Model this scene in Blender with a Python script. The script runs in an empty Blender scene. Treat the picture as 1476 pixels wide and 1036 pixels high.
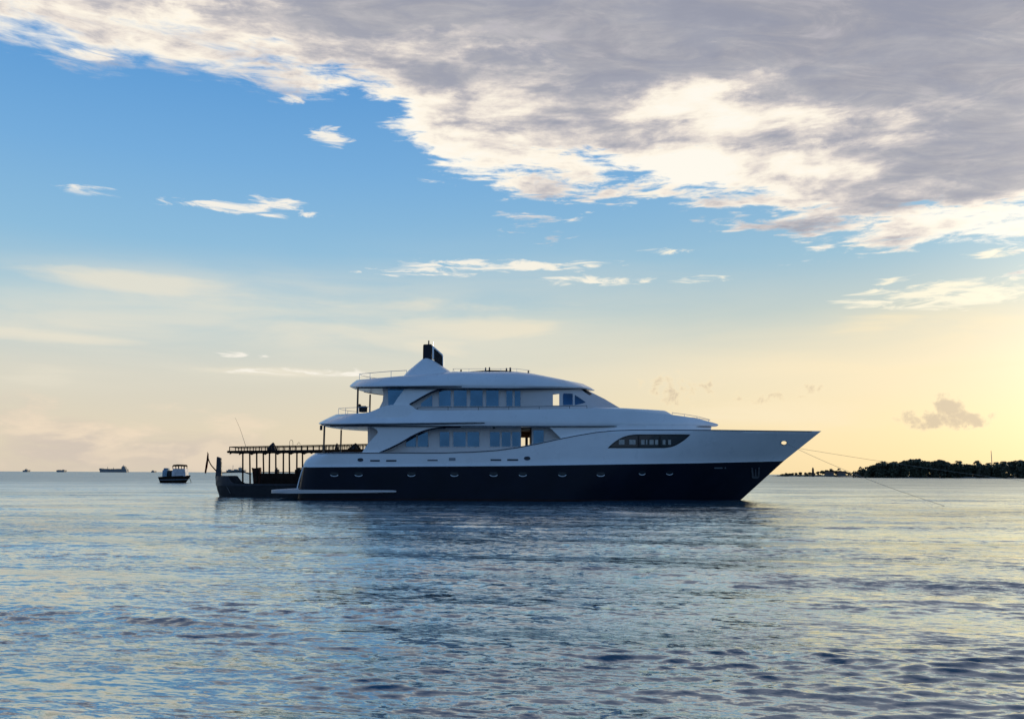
import bpy, bmesh, math, random
import numpy as np
from mathutils import Vector, Matrix
from mathutils.bvhtree import BVHTree
random.seed(7); RNG = np.random.default_rng(11)
SC = bpy.context.scene
COL = SC.collection
R = math.radians

# ------------------------------------------------------------------ camera
F = 1273.0                       # focal length in photo pixels (1476 x 1036)
CAM_H = 2.13                     # eye height above the sea
PITCH = math.atan((682 - 518) / F)
ROLL = R(0.233)
cam_data = bpy.data.cameras.new('camera')
cam_data.sensor_width = 36.0
cam_data.lens = 36.0 * F / 1476.0
cam_data.clip_start = 0.1
cam_data.clip_end = 80000.0
cam = bpy.data.objects.new('camera', cam_data)
COL.objects.link(cam)
CAM_M = Matrix.Rotation(R(90) + PITCH, 3, 'X') @ Matrix.Rotation(ROLL, 3, 'Z')
cam.matrix_world = Matrix.Translation((0, 0, CAM_H)) @ CAM_M.to_4x4()
SC.camera = cam
ORIGIN = Vector((0, 0, CAM_H))


def ray(px, py):
    return (CAM_M @ Vector(((px - 738) / F, (518 - py) / F, -1.0))).normalized()


def P(px, py, Y):
    """the point of the vertical plane y = Y that is seen at a photo position (used to take measurements)"""
    d = ray(px, py)
    return ORIGIN + d * (Y / d.y)


def azel(px, py):
    d = ray(px, py)
    return math.degrees(math.atan2(d.x, d.y)), math.degrees(math.asin(d.z))


def lin(r, g, b):
    f = lambda c: c / 12.92 if c <= 0.04045 else ((c + 0.055) / 1.055) ** 2.4
    return tuple(f(c / 255.0) for c in (r, g, b))


SC.view_settings.view_transform = 'Standard'
SC.view_settings.look = 'None'
SC.view_settings.exposure = 0.0
SC.view_settings.gamma = 1.0
SC.view_settings.use_curve_mapping = False
SC.render.engine = 'CYCLES'
SC.cycles.max_bounces = 6
SC.cycles.glossy_bounces = 4
SC.cycles.diffuse_bounces = 3
SC.cycles.transparent_max_bounces = 8
SC.cycles.caustics_reflective = False
SC.cycles.caustics_refractive = False
SC.cycles.sample_clamp_indirect = 3.0
SC.cycles.use_denoising = True
SC.cycles.denoiser = 'OPENIMAGEDENOISE'
SC.cycles.denoising_input_passes = 'RGB_ALBEDO_NORMAL'

# ------------------------------------------------------------------ world: evening sky with clouds
SUN_AZ, SUN_EL = 39.0, 7.0       # low sun to the right, beyond the frame, veiled by cloud
W = bpy.data.worlds.new('World')
SC.world = W
W.use_nodes = True
NT = W.node_tree
NT.nodes.clear()


class Graph:
    def __init__(self, nt):
        self.nt = nt

    def node(self, t, **kw):
        n = self.nt.nodes.new(t)
        for k, v in kw.items():
            setattr(n, k, v)
        return n

    def put(self, sock, v):
        if isinstance(v, bpy.types.NodeSocket):
            self.nt.links.new(v, sock)
        elif v is not None:
            if sock.type == 'RGBA' and len(v) == 3:
                v = tuple(v) + (1.0,)
            sock.default_value = v

    def m(self, op, a, b=None, c=None, clamp=False):
        n = self.node('ShaderNodeMath', operation=op, use_clamp=clamp)
        for i, v in enumerate((a, b, c)):
            if v is not None:
                self.put(n.inputs[i], v)
        return n.outputs[0]

    def v(self, op, a, b=None, c=None):
        n = self.node('ShaderNodeVectorMath', operation=op)
        for i, x in enumerate((a, b, c)):
            if x is not None:
                self.put(n.inputs[i], x)
        return n.outputs['Value'] if op in ('DOT_PRODUCT', 'LENGTH') else n.outputs[0]

    def xyz(self, x, y, z=0.0):
        n = self.node('ShaderNodeCombineXYZ')
        for i, s in enumerate((x, y, z)):
            self.put(n.inputs[i], s)
        return n.outputs[0]

    def smooth(self, x, lo, hi, a=0.0, b=1.0):
        n = self.node('ShaderNodeMapRange', interpolation_type='SMOOTHSTEP')
        for i, s in enumerate((x, lo, hi, a, b)):
            self.put(n.inputs[i], s)
        return n.outputs[0]

    def mix(self, f, a, b):
        n = self.node('ShaderNodeMix', data_type='RGBA')
        self.put(n.inputs[0], f)
        self.put(n.inputs[6], a)
        self.put(n.inputs[7], b)
        return n.outputs[2]

    def ramp(self, f, stops):
        n = self.node('ShaderNodeValToRGB')
        e = n.color_ramp.elements
        while len(e) < len(stops):
            e.new(0.5)
        for i, (p, c) in enumerate(stops):
            e[i].position = p
            e[i].color = tuple(c) + (1.0,)
        self.put(n.inputs[0], f)
        return n.outputs[0]

    def curve(self, f, pts):
        n = self.node('ShaderNodeFloatCurve')
        c = n.mapping.curves[0]
        while len(c.points) < len(pts):
            c.points.new(0.5, 0.5)
        for i, (x, y) in enumerate(pts):
            c.points[i].location = (x, y)
            c.points[i].handle_type = 'AUTO'
        n.mapping.update()
        self.put(n.inputs['Value'], f)
        return n.outputs[0]

    def noise(self, vec, scale, detail=6, rough=0.55, dist=0.0, lac=2.0, out=0):
        n = self.node('ShaderNodeTexNoise')
        self.put(n.inputs['Vector'], vec)
        n.inputs['Scale'].default_value = scale
        n.inputs['Detail'].default_value = detail
        n.inputs['Roughness'].default_value = rough
        n.inputs['Distortion'].default_value = dist
        n.inputs['Lacunarity'].default_value = lac
        return n.outputs[out]


def build_sky():
    g = Graph(NT)
    out = g.node('ShaderNodeOutputWorld')
    bg = g.node('ShaderNodeBackground')
    NT.links.new(bg.outputs[0], out.inputs[0])
    d = g.v('NORMALIZE', g.node('ShaderNodeTexCoord').outputs['Generated'])
    sp = g.node('ShaderNodeSeparateXYZ')
    NT.links.new(d, sp.inputs[0])
    x, y, z = sp.outputs
    z = g.m('MAXIMUM', z, 0.0)
    A = g.m('MULTIPLY', g.m('ARCTAN2', x, y), 57.29578)
    E = g.m('MULTIPLY', g.m('ARCSINE', z), 57.29578)
    ae = g.xyz(A, E, 0.0)
    # --- clear-sky gradient
    Ef = g.m('DIVIDE', E, 60.0, clamp=True)
    q = lambda deg: deg / 60.0
    left = g.ramp(Ef, [(q(0), lin(222, 208, 188)), (q(2.5), lin(230, 217, 192)), (q(6), lin(218, 216, 202)),
                       (q(10), lin(174, 206, 218)), (q(14), lin(144, 192, 224)), (q(19), lin(120, 176, 224)), (q(24), lin(98, 160, 218)),
                       (q(32), lin(66, 130, 200)), (q(45), lin(58, 100, 156)), (q(60), lin(48, 86, 138))])
    right = g.ramp(Ef, [(q(0), lin(255, 229, 174)), (q(3), lin(254, 233, 186)), (q(6.5), lin(245, 231, 198)),
                        (q(10), lin(196, 208, 203)), (q(13.5), lin(150, 193, 216)), (q(18), lin(128, 180, 220)), (q(26), lin(88, 150, 214)),
                       (q(45), lin(92, 112, 140)), (q(60), lin(80, 98, 126))])
    rear = g.ramp(Ef, [(q(0), lin(152, 178, 210)), (q(12), lin(132, 172, 216)), (q(30), lin(102, 150, 210)), (q(60), lin(70, 108, 165))])
    col = g.mix(g.smooth(A, -24.0, 30.0), left, right)
    absA = g.m('ABSOLUTE', A)
    col = g.mix(g.smooth(absA, 55.0, 120.0), col, rear)
    # --- the physical sky lies under it
    sky = g.node('ShaderNodeTexSky', sky_type='NISHITA', sun_disc=False)
    sky.sun_elevation = R(SUN_EL)
    sky.sun_rotation = R(SUN_AZ)
    sky.air_density, sky.dust_density, sky.ozone_density = 1.0, 2.0, 2.0
    skyc = g.v('SCALE', sky.outputs[0])
    skyc.node.inputs['Scale'].default_value = 0.08
    col = g.mix(0.06, col, skyc)
    # --- cloud coordinates: a flat layer overhead, seen in perspective
    inv = g.m('DIVIDE', 1.0, g.m('ADD', z, 0.10))
    pl = g.xyz(g.m('MULTIPLY', x, inv), g.m('MULTIPLY', y, inv), 0.0)
    st = g.v('MULTIPLY', d, (1.0, 1.0, 3.4))           # stretched along the horizon
    n_fine = g.noise(st, 13.0, 9, 0.62, 0.25)
    n_str = g.noise(g.v('MULTIPLY', d, (1.0, 1.0, 6.0)), 5.0, 7, 0.55, 0.4)
    n_plane = g.noise(pl, 3.6, 10, 0.60, 0.35)
    n_wisp = g.noise(g.v('MULTIPLY', d, (1.0, 1.0, 6.0)), 20.0, 8, 0.62, 0.9)
    n_low = g.noise(g.v('ADD', pl, (3.1, 1.7, 0.0)), 1.3, 5, 0.55, 0.3)

    def blobs(items):
        best = None
        for px, py, rx, ry, s in items:
            a, e = azel(px, py)
            a1, e1 = azel(px + rx, py)
            a2, e2 = azel(px, py - ry)
            sx, sy = abs(a1 - a), abs(e2 - e)
            t = g.v('MULTIPLY_ADD', ae, (1 / sx, 1 / sy, 0), (-a / sx, -e / sy, 0))
            r2 = g.v('DOT_PRODUCT', t, t)
            f = g.m('MULTIPLY', g.m('SUBTRACT', 1.0, r2), s)
            best = f if best is None else g.m('MAXIMUM', best, f)
        return best

    def gauss(items):
        tot = None
        for px, py, rx, ry, s in items:
            a, e = azel(px, py)
            a1, e1 = azel(px + rx, py)
            a2, e2 = azel(px, py - ry)
            sx, sy = abs(a1 - a), abs(e2 - e)
            t = g.v('MULTIPLY_ADD', ae, (1 / sx, 1 / sy, 0), (-a / sx, -e / sy, 0))
            f = g.m('MULTIPLY', g.m('EXPONENT', g.m('MULTIPLY', g.v('DOT_PRODUCT', t, t), -1.0)), s)
            tot = f if tot is None else g.m('ADD', tot, f)
        return tot

    warm = g.smooth(A, -15.0, 28.0)
    # --- thin veils (cirrostratus) in the lower sky
    veil = gauss([(300, 420, 260, 32, 0.75), (80, 470, 240, 40, 0.55), (520, 490, 330, 34, 0.60), (640, 468, 170, 16, 0.55), (760, 420, 320, 55, 0.22),
                  (420, 540, 300, 14, 0.35), (1250, 520, 330, 50, 0.75), (1420, 470, 220, 36, 0.45), (60, 540, 160, 22, 0.4)])
    va = g.m('MULTIPLY', veil, g.smooth(n_str, 0.30, 0.66, 0.35, 1.1), clamp=True)
    va = g.m('MULTIPLY', va, 0.85)
    lines = blobs([(230, 412, 260, 20, 0.8), (90, 486, 200, 14, 0.8), (640, 470, 190, 22, 1.0), (560, 440, 300, 14, 0.5), (400, 536, 140, 8, 0.8), (60, 536, 90, 22, 0.6), (620, 500, 60, 26, 0.4), (1250, 470, 120, 18, 0.5), (1390, 520, 160, 24, 0.7), (1120, 600, 180, 24, 0.5)])
    lf = g.m('MULTIPLY', g.smooth(g.m('ADD', lines, g.m('MULTIPLY', g.m('SUBTRACT', n_str, 0.5), 3.0)), -0.3, 1.0), 0.8)
    va = g.m('MAXIMUM', va, lf)
    vcol = g.mix(warm, lin(236, 228, 208), lin(255, 236, 196))
    col = g.mix(va, col, vcol)
    # --- low grey-mauve banks at the horizon, left, and a few cumulus in the right
    bank = blobs([(95, 640, 120, 48, 0.9), (270, 650, 170, 40, 0.7), (20, 600, 90, 40, 0.5), (560, 660, 140, 26, 0.3)])
    ba = g.smooth(g.m('ADD', bank, g.m('MULTIPLY', g.m('SUBTRACT', n_fine, 0.5), 2.4)), 0.0, 0.9)
    col = g.mix(g.m('MULTIPLY', ba, 0.5), col, g.mix(g.smooth(n_fine, 0.4, 0.62), lin(196, 182, 180), lin(236, 216, 194)))
    puff = blobs([(40, 598, 60, 26, 0.8), (180, 625, 90, 22, 0.7), (330, 612, 70, 20, 0.7), (250, 590, 60, 12, 0.4), (560, 640, 90, 20, 0.4)])
    pf = g.smooth(g.m('ADD', puff, g.m('MULTIPLY', g.m('SUBTRACT', n_fine, 0.5), 3.4)), 0.1, 1.0)
    col = g.mix(g.m('MULTIPLY', pf, 0.6), col, lin(242, 222, 196))
    cum = blobs([(1365, 604, 74, 18, 1.2), (1367, 588, 28, 26, 1.3), (1325, 602, 40, 16, 1.0), (1182, 560, 30, 9, 0.35), (985, 560, 70, 20, 0.3), (1120, 570, 70, 10, 0.25)])
    n_puff = g.noise(d, 70.0, 6, 0.6, 0.3)
    cd = g.m('ADD', cum, g.m('ADD', g.m('MULTIPLY', g.m('SUBTRACT', n_fine, 0.5), 1.6), g.m('MULTIPLY', g.m('SUBTRACT', n_puff, 0.5), 3.4)))
    ca = g.smooth(cd, 0.0, 0.8)
    col = g.mix(g.m('MULTIPLY', ca, 0.75), col, g.ramp(cd, [(0.0, lin(255, 242, 208)), (0.35, lin(250, 230, 190)), (0.7, lin(224, 205, 174)), (1.0, lin(206, 189, 166))]))
    # --- small bright clouds
    sm = blobs([(345, 300, 105, 9, 1.2), (395, 297, 50, 12, 1.2), (480, 198, 30, 13, 0.9), (122, 275, 42, 8, 0.8), (420, 143, 18, 6, 0.8),
                (730, 384, 150, 9, 0.9), (840, 405, 100, 8, 1.1), (610, 393, 80, 7, 0.7), (1004, 402, 52, 6, 1.0), (1375, 424, 130, 24, 1.2), (1270, 435, 80, 8, 0.9),
                (1284, 405, 28, 6, 0.8), (360, 511, 30, 5, 0.6), (960, 362, 40, 4, 0.5), (1440, 365, 60, 6, 0.9), (430, 535, 90, 6, 0.6), (1290, 348, 70, 6, 0.5), (135, 82, 40, 9, 1.0), (940, 280, 36, 6, 0.8)])
    sd = g.m('ADD', sm, g.m('MULTIPLY', g.m('SUBTRACT', n_wisp, 0.53), 7.0))
    sa = g.smooth(sd, -0.25, 1.15)
    col = g.mix(g.m('MULTIPLY', sa, 0.93), col, g.mix(warm, lin(250, 244, 232), lin(255, 247, 222)))
    # --- the great bank above, lit through its lower edge
    edge_px = [(-260, 10), (0, 42), (70, 62), (150, 78), (250, 82), (350, 100), (440, 118), (520, 142), (575, 172), (610, 218), (650, 255), (720, 274), (800, 282),
               (860, 274), (930, 262), (1010, 264), (1050, 296), (1110, 326), (1180, 345), (1300, 353), (1476, 358), (1700, 372)]
    pts = [azel(*p) for p in edge_px]
    cp = [((a + 60) / 120.0, e / 45.0) for a, e in pts]
    edge = g.m('MULTIPLY', g.curve(g.m('DIVIDE', g.m('ADD', A, 60.0), 120.0, clamp=True), [(0.0, cp[0][1])] + cp + [(1.0, cp[-1][1])]), 45.0)
    up = g.m('SUBTRACT', E, edge)
    nf = g.m('SUBTRACT', n_plane, 0.5)
    nf2 = g.m('SUBTRACT', n_fine, 0.5)
    nw = g.m('SUBTRACT', n_wisp, 0.5)
    nl = g.m('SUBTRACT', n_low, 0.5)
    dens = g.m('ADD', up, g.m('ADD', g.m('MULTIPLY', nf, 7.0), g.m('ADD', g.m('MULTIPLY', nf2, 9.0), g.m('MULTIPLY', nw, 7.0))))
    calm = g.smooth(A, -22.0, -2.0, 0.42, 1.0)
    dens = g.m('ADD', up, g.m('MULTIPLY', g.m('SUBTRACT', dens, up), calm))
    n_fing = g.noise(g.v('MULTIPLY', d, (1.0, 1.0, 7.0)), 6.5, 8, 0.6, 0.5)
    dens = g.m('ADD', dens, g.m('MULTIPLY', g.m('SUBTRACT', n_fing, 0.5), g.m('MULTIPLY', calm, 11.0)))
    dens = g.m('ADD', dens, gauss([(1010, 238, 95, 24, 4.5), (250, 72, 60, 12, 2.0)]))
    lid = g.m('SUBTRACT', g.smooth(A, -25.0, 15.0, 52.0, 56.0), E)
    dens = g.m('MINIMUM', dens, g.m('ADD', lid, g.m('MULTIPLY', nf, 20.0)))
    dens = g.m('SUBTRACT', dens, g.m('MULTIPLY', g.smooth(absA, 50.0, 95.0), 60.0))
    ma = g.m('MULTIPLY', g.smooth(dens, -0.9, 1.5), g.smooth(E, 60.0, 29.0, 0.25, 1.0))
    thin = gauss([(1110, 174, 80, 20, 6.5), (1190, 194, 46, 22, 5.0), (720, 150, 100, 30, 4.0), (960, 160, 50, 12, 3.5), (1390, 318, 170, 40, 6.0), (880, 232, 220, 22, 4.0),
                  (1130, 240, 120, 34, 5.0), (640, 200, 80, 50, 4.5), (60, 52, 170, 20, 2.6), (290, 88, 180, 18, 3.0), (450, 124, 110, 22, 3.0), (560, 170, 70, 34, 2.5)])
    dark = gauss([(940, 212, 170, 15, 6.0), (860, 186, 60, 10, 3.0), (1330, 290, 120, 12, 6.5), (1440, 240, 160, 46, 4.0), (1180, 60, 400, 50, 2.0)])
    thick = g.m('ADD', g.m('SUBTRACT', up, thin), g.m('ADD', dark, g.m('MULTIPLY', g.m('SUBTRACT', n_fing, 0.5), 12.0)))
    thick = g.m('ADD', thick, g.m('ADD', g.m('MULTIPLY', nf, 26.0), g.m('ADD', g.m('MULTIPLY', nf2, 20.0), g.m('MULTIPLY', nl, 12.0))))
    tf = g.m('DIVIDE', g.m('ADD', thick, 3.0), 17.0, clamp=True)
    body = g.ramp(tf, [(0.0, lin(255, 250, 238)), (0.17, lin(255, 246, 230)), (0.30, lin(236, 226, 216)), (0.44, lin(206, 200, 199)), (0.60, lin(181, 180, 185)), (1.0, lin(165, 165, 174))])
    streak = g.noise(g.v('MULTIPLY', pl, (1.0, 2.2, 1.0)), 4.5, 9, 0.62, 0.8)
    body = g.mix(g.m('MULTIPLY', g.smooth(streak, 0.62, 0.36), g.smooth(tf, 0.2, 0.6, 0.0, 0.45)), body, lin(134, 142, 166))
    body = g.mix(g.m('MULTIPLY', g.smooth(streak, 0.52, 0.72), g.smooth(tf, 0.35, 0.7, 0.0, 0.45)), body, lin(206, 200, 206))
    col = g.mix(ma, col, body)
    # the veiled sun brightens the air round it, beyond the right edge of the view
    t = g.v('MULTIPLY_ADD', ae, (1 / 12.0, 1 / 12.0, 0), (-46.0 / 12.0, -9.0 / 12.0, 0))
    glow = g.m('MULTIPLY', g.m('EXPONENT', g.m('MULTIPLY', g.v('DOT_PRODUCT', t, t), -1.0)), 0.75)
    gv = g.v('SCALE', (1.0, 0.86, 0.62))
    NT.links.new(glow, gv.node.inputs['Scale'])
    col = g.v('ADD', col, gv)
    NT.links.new(col, bg.inputs[0])
    bg.inputs[1].default_value = 1.0


build_sky()
W.cycles.sampling_method = 'MANUAL'
W.cycles.sample_map_resolution = 1024

sun_data = bpy.data.lights.new('sun', 'SUN')
sun_data.energy = 2.4
sun_data.angle = R(10)
sun_data.color = (1.0, 0.86, 0.64)
sun = bpy.data.objects.new('sun', sun_data)
COL.objects.link(sun)
sd_ = Vector((math.sin(R(SUN_AZ)) * math.cos(R(SUN_EL)), math.cos(R(SUN_AZ)) * math.cos(R(SUN_EL)), math.sin(R(SUN_EL))))
sun.rotation_euler = sd_.to_track_quat('Z', 'Y').to_euler()

# ------------------------------------------------------------------ helpers


def material(name, base, rough=0.5, metal=0.0, spec=0.5, vary=0.0, vscale=1.5, coat=0.0):
    m = bpy.data.materials.new(name)
    m.use_nodes = True
    nt = m.node_tree
    b = nt.nodes['Principled BSDF']
    b.inputs['Base Color'].default_value = (*base, 1)
    b.inputs['Roughness'].default_value = rough
    b.inputs['Metallic'].default_value = metal
    b.inputs['Specular IOR Level'].default_value = spec
    b.inputs['Coat Weight'].default_value = coat
    b.inputs['Coat Roughness'].default_value = 0.08
    if vary > 0:
        g = Graph(nt)
        co = g.node('ShaderNodeTexCoord').outputs['Object']
        n = g.noise(co, vscale, 6, 0.6)
        lo = tuple(c * (1 - vary) for c in base)
        hi = tuple(min(1, c * (1 + vary)) for c in base)
        nt.links.new(g.mix(g.smooth(n, 0.3, 0.7), lo, hi), b.inputs['Base Color'])
        nt.links.new(g.smooth(g.noise(co, vscale * 2.3, 4), 0.3, 0.7, rough * 0.8, min(1, rough * 1.25)), b.inputs['Roughness'])
    return m


M = dict(
    white=material('white_gelcoat', (0.78, 0.78, 0.77), 0.32, vary=0.035, vscale=0.5, coat=0.25),
    navy=material('navy_paint', (0.0045, 0.0072, 0.016), 0.36, spec=0.2, vary=0.25, vscale=0.4),
    boot=material('antifouling', (0.02, 0.008, 0.008), 0.6, spec=0.2, vary=0.3),
    wall=material('cabin_wall', (0.60, 0.55, 0.52), 0.5, vary=0.03),
    teak=material('teak', (0.13, 0.065, 0.03), 0.6, vary=0.25, vscale=3),
    glass=material('tinted_glass', (0.06, 0.14, 0.225), 0.07, metal=0.85, vary=0.12, vscale=0.7),
    dark_glass=material('dark_glass', (0.012, 0.016, 0.02), 0.08, spec=0.5),
    black=material('black_frame', (0.006, 0.007, 0.009), 0.35, spec=0.3),
    steel=material('stainless_steel', (0.55, 0.55, 0.56), 0.25, metal=1.0),
    brass=material('bronze_pillar', (0.07, 0.05, 0.035), 0.4, metal=0.3),
    cabin=material('weathered_cabin_paint', (0.60, 0.55, 0.54), 0.6, vary=0.25, vscale=1.2),
    anchor=material('galvanised_anchor', (0.075, 0.08, 0.09), 0.6, vary=0.3, vscale=3),
    shade_line=material('dark_shade_line', (0.012, 0.018, 0.032), 0.5, spec=0.2),  # near-black colour standing for shade under lips, edges and arches
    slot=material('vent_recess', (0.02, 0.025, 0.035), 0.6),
    curtain=material('curtain_cloth', (0.42, 0.40, 0.36), 0.9, vary=0.2, vscale=6),
    dark=material('dark_fabric', (0.012, 0.012, 0.014), 0.8, vary=0.3, vscale=4),
    rope=material('rope', (0.34, 0.30, 0.24), 0.9, vary=0.2, vscale=8),
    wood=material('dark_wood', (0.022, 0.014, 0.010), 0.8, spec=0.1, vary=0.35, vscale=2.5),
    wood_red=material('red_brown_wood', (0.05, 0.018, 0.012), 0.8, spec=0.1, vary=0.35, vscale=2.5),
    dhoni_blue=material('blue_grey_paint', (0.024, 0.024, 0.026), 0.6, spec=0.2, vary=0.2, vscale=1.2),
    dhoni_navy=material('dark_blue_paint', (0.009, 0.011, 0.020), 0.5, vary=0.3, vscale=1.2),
    flag=material('flag_cloth', (0.16, 0.016, 0.014), 0.85, vary=0.3, vscale=4),
    grey=material('grey_paint', (0.20, 0.22, 0.24), 0.6, vary=0.2, vscale=0.1),
    ship=material('ship_grey', (0.25, 0.24, 0.22), 0.7, vary=0.2, vscale=0.05),
    tarp=material('blue_tarpaulin', (0.22, 0.32, 0.40), 0.7, vary=0.3, vscale=1.5),
    leaf=material('foliage', (0.075, 0.080, 0.050), 0.7, spec=0.2, vary=0.45, vscale=0.35),
    palm=material('palm_frond', (0.075, 0.080, 0.045), 0.6, spec=0.2, vary=0.35, vscale=0.5),
    bark=material('bark', (0.07, 0.05, 0.035), 0.9, vary=0.3),
    sand=material('sand', (0.35, 0.29, 0.21), 0.95, vary=0.15, vscale=0.2),
    plaster=material('plaster', (0.15, 0.135, 0.12), 0.8, vary=0.1),
    tile=material('roof_tile', (0.14, 0.07, 0.05), 0.8, vary=0.2),
)


def smooth_mesh(me, angle=35):
    me.polygons.foreach_set('use_smooth', [True] * len(me.polygons))
    me.set_sharp_from_angle(angle=R(angle))
    me.update()


def obj(name, bm, mat, parent=None, angle=35, recalc=True):
    me = bpy.data.meshes.new(name)
    if recalc:
        bmesh.ops.recalc_face_normals(bm, faces=bm.faces)
    bm.to_mesh(me)
    bm.free()
    mats = mat if isinstance(mat, (list, tuple)) else [mat]
    for k in mats:
        me.materials.append(k)
    smooth_mesh(me, angle)
    o = bpy.data.objects.new(name, me)
    COL.objects.link(o)
    if parent is not None:
        o.parent = parent
        o.matrix_parent_inverse = world_of(parent).inverted()
    return o


def world_of(o):
    m = Matrix.Translation(o.location)
    return world_of(o.parent) @ o.matrix_parent_inverse @ m if o.parent else m


def tag(o, label, cat, group=None, kind=None):
    if label:
        o['label'] = label
    if cat:
        o['category'] = cat
    if group:
        o['group'] = group
    if kind:
        o['kind'] = kind
    return o


def thing(name, loc, label, cat, group=None):
    o = bpy.data.objects.new(name, None)
    o.empty_display_size = 0.5
    COL.objects.link(o)
    o.location = loc
    return tag(o, label, cat, group)


def tube(bm, pts, r, n=6, r1=None, closed_ends=True):
    pts = [Vector(p) for p in pts]
    rings = []
    for i, p in enumerate(pts):
        a = pts[max(0, i - 1)]
        b = pts[min(len(pts) - 1, i + 1)]
        t = (b - a).normalized()
        ref = Vector((0, 0, 1)) if abs(t.z) < 0.9 else Vector((1, 0, 0))
        u = t.cross(ref).normalized()
        w = t.cross(u).normalized()
        rr = r if r1 is None else r + (r1 - r) * i / (len(pts) - 1)
        rings.append([bm.verts.new(p + (u * math.cos(2 * math.pi * k / n) + w * math.sin(2 * math.pi * k / n)) * rr) for k in range(n)])
    for a, b in zip(rings, rings[1:]):
        for k in range(n):
            bm.faces.new((a[k], a[(k + 1) % n], b[(k + 1) % n], b[k]))
    if closed_ends:
        bm.faces.new(rings[0])
        bm.faces.new(list(reversed(rings[-1])))


def box(bm, lo, hi, bevel=0.0):
    x0, y0, z0 = lo
    x1, y1, z1 = hi
    t = bmesh.new()
    v = [t.verts.new(p) for p in ((x0, y0, z0), (x1, y0, z0), (x1, y1, z0), (x0, y1, z0), (x0, y0, z1), (x1, y0, z1), (x1, y1, z1), (x0, y1, z1))]
    for f in ((3, 2, 1, 0), (4, 5, 6, 7), (0, 1, 5, 4), (1, 2, 6, 5), (2, 3, 7, 6), (3, 0, 4, 7)):
        t.faces.new([v[i] for i in f])
    if bevel > 0:
        bmesh.ops.bevel(t, geom=t.edges[:], offset=bevel, segments=2, affect='EDGES', profile=0.7)
    me = bpy.data.meshes.new('tmp')
    t.to_mesh(me)
    t.free()
    bm.from_mesh(me)
    bpy.data.meshes.remove(me)


def pbox(bm, px0, py0, px1, py1, Y0, Y1, bevel=0.0):
    """a box measured by its front face on the plane y = Y0"""
    a, b = P(px0, py1, Y0), P(px1, py0, Y0)
    box(bm, (a.x, Y0, a.z), (b.x, Y1, b.z), bevel)


def prism(bm, outline, Y0, Y1):
    """a plate with an outline measured on the plane y = Y0, running back to y = Y1"""
    f = [bm.verts.new(P(x, y, Y0)) for x, y in outline]
    k = [bm.verts.new((v.co.x, Y1, v.co.z)) for v in f]
    bm.faces.new(f)
    bm.faces.new(list(reversed(k)))
    n = len(f)
    for i in range(n):
        bm.faces.new((f[i], k[i], k[(i + 1) % n], f[(i + 1) % n]))


def interp(poly, x):
    return float(np.interp(x, [p[0] for p in poly], [p[1] for p in poly]))


def curve_pts(pts, n=8):
    """Catmull-Rom through 2D points"""
    out = []
    for i in range(len(pts) - 1):
        p0, p1, p2, p3 = pts[max(0, i - 1)], pts[i], pts[i + 1], pts[min(len(pts) - 1, i + 2)]
        for k in range(n):
            t = k / n
            out.append(tuple(0.5 * ((2 * b) + (-a + c) * t + (2 * a - 5 * b + 4 * c - d) * t * t + (-a + 3 * b - 3 * c + d) * t ** 3)
                             for a, b, c, d in zip(p0, p1, p2, p3)))
    out.append(tuple(pts[-1]))
    return out


def plan(B, la, ba, lf, bf, pa=2.0, pf=2.0):
    """half-breadth along a body: rounds off to ba over the aft length la and to bf over the fore length lf (metres)"""
    def f(s, L):
        b = B
        if s < la:
            b = ba + (B - ba) * (1 - (1 - s / la) ** pa) ** (1 / pa if pa > 2.01 else 0.5)
        if L - s < lf:
            k = 1 - (L - s) / lf
            b = min(b, bf + (B - bf) * max(0.0, 1 - k ** pf))
        return b
    return f


def spaced(n, dense=0.5):
    t = np.linspace(0, 1, n)
    return (1 - dense) * t + dense * (0.5 - 0.5 * np.cos(np.pi * t))


def row_points(poly, bfun, Yc, n=90, level=False, extra=None, dense=0.6, side=None):
    x0, x1 = poly[0][0], poly[-1][0]
    L = abs(x1 - x0) * Yc / F
    out = []
    Bs = side
    for t in spaced(n, dense):
        px = x0 + (x1 - x0) * t
        py = interp(poly, px)
        b = bfun(t * L, L)
        if extra:
            b += extra(px)
        Xp = P(px, py, Yc - b)
        Z = P(px, py, Yc - (Bs if Bs is not None else bfun(L * 0.5, L))).z if level else Xp.z
        out.append(Vector((Xp.x, Yc - b, Z)))
    return out


def shell(bm, rows, Yc, cap_low=True, cap_top=True):
    """closes mirrored rows of points into a body"""
    near = [[bm.verts.new(p) for p in r] for r in rows]
    far = [[bm.verts.new((p.x, 2 * Yc - p.y, p.z)) for p in r] for r in rows]
    n = len(rows[0])
    for j in range(len(rows) - 1):
        for i in range(n - 1):
            bm.faces.new((near[j][i], near[j][i + 1], near[j + 1][i + 1], near[j + 1][i]))
            bm.faces.new((far[j][i], far[j + 1][i], far[j + 1][i + 1], far[j][i + 1]))
        for i in (0, n - 1):
            bm.faces.new((near[j][i], near[j + 1][i], far[j + 1][i], far[j][i]))
    for j, on in ((0, cap_low), (len(rows) - 1, cap_top)):
        if on:
            for i in range(n - 1):
                bm.faces.new((near[j][i], far[j][i], far[j][i + 1], near[j][i + 1]))
    bmesh.ops.remove_doubles(bm, verts=bm.verts[:], dist=0.0015)
    bad = [f for f in bm.faces if f.calc_area() < 1e-7]
    if bad:
        bmesh.ops.delete(bm, geom=bad, context='FACES_ONLY')


def bvh_of(o):
    bm = bmesh.new()
    bm.from_mesh(o.data)
    t = BVHTree.FromBMesh(bm)
    bm.free()
    return t


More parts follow.
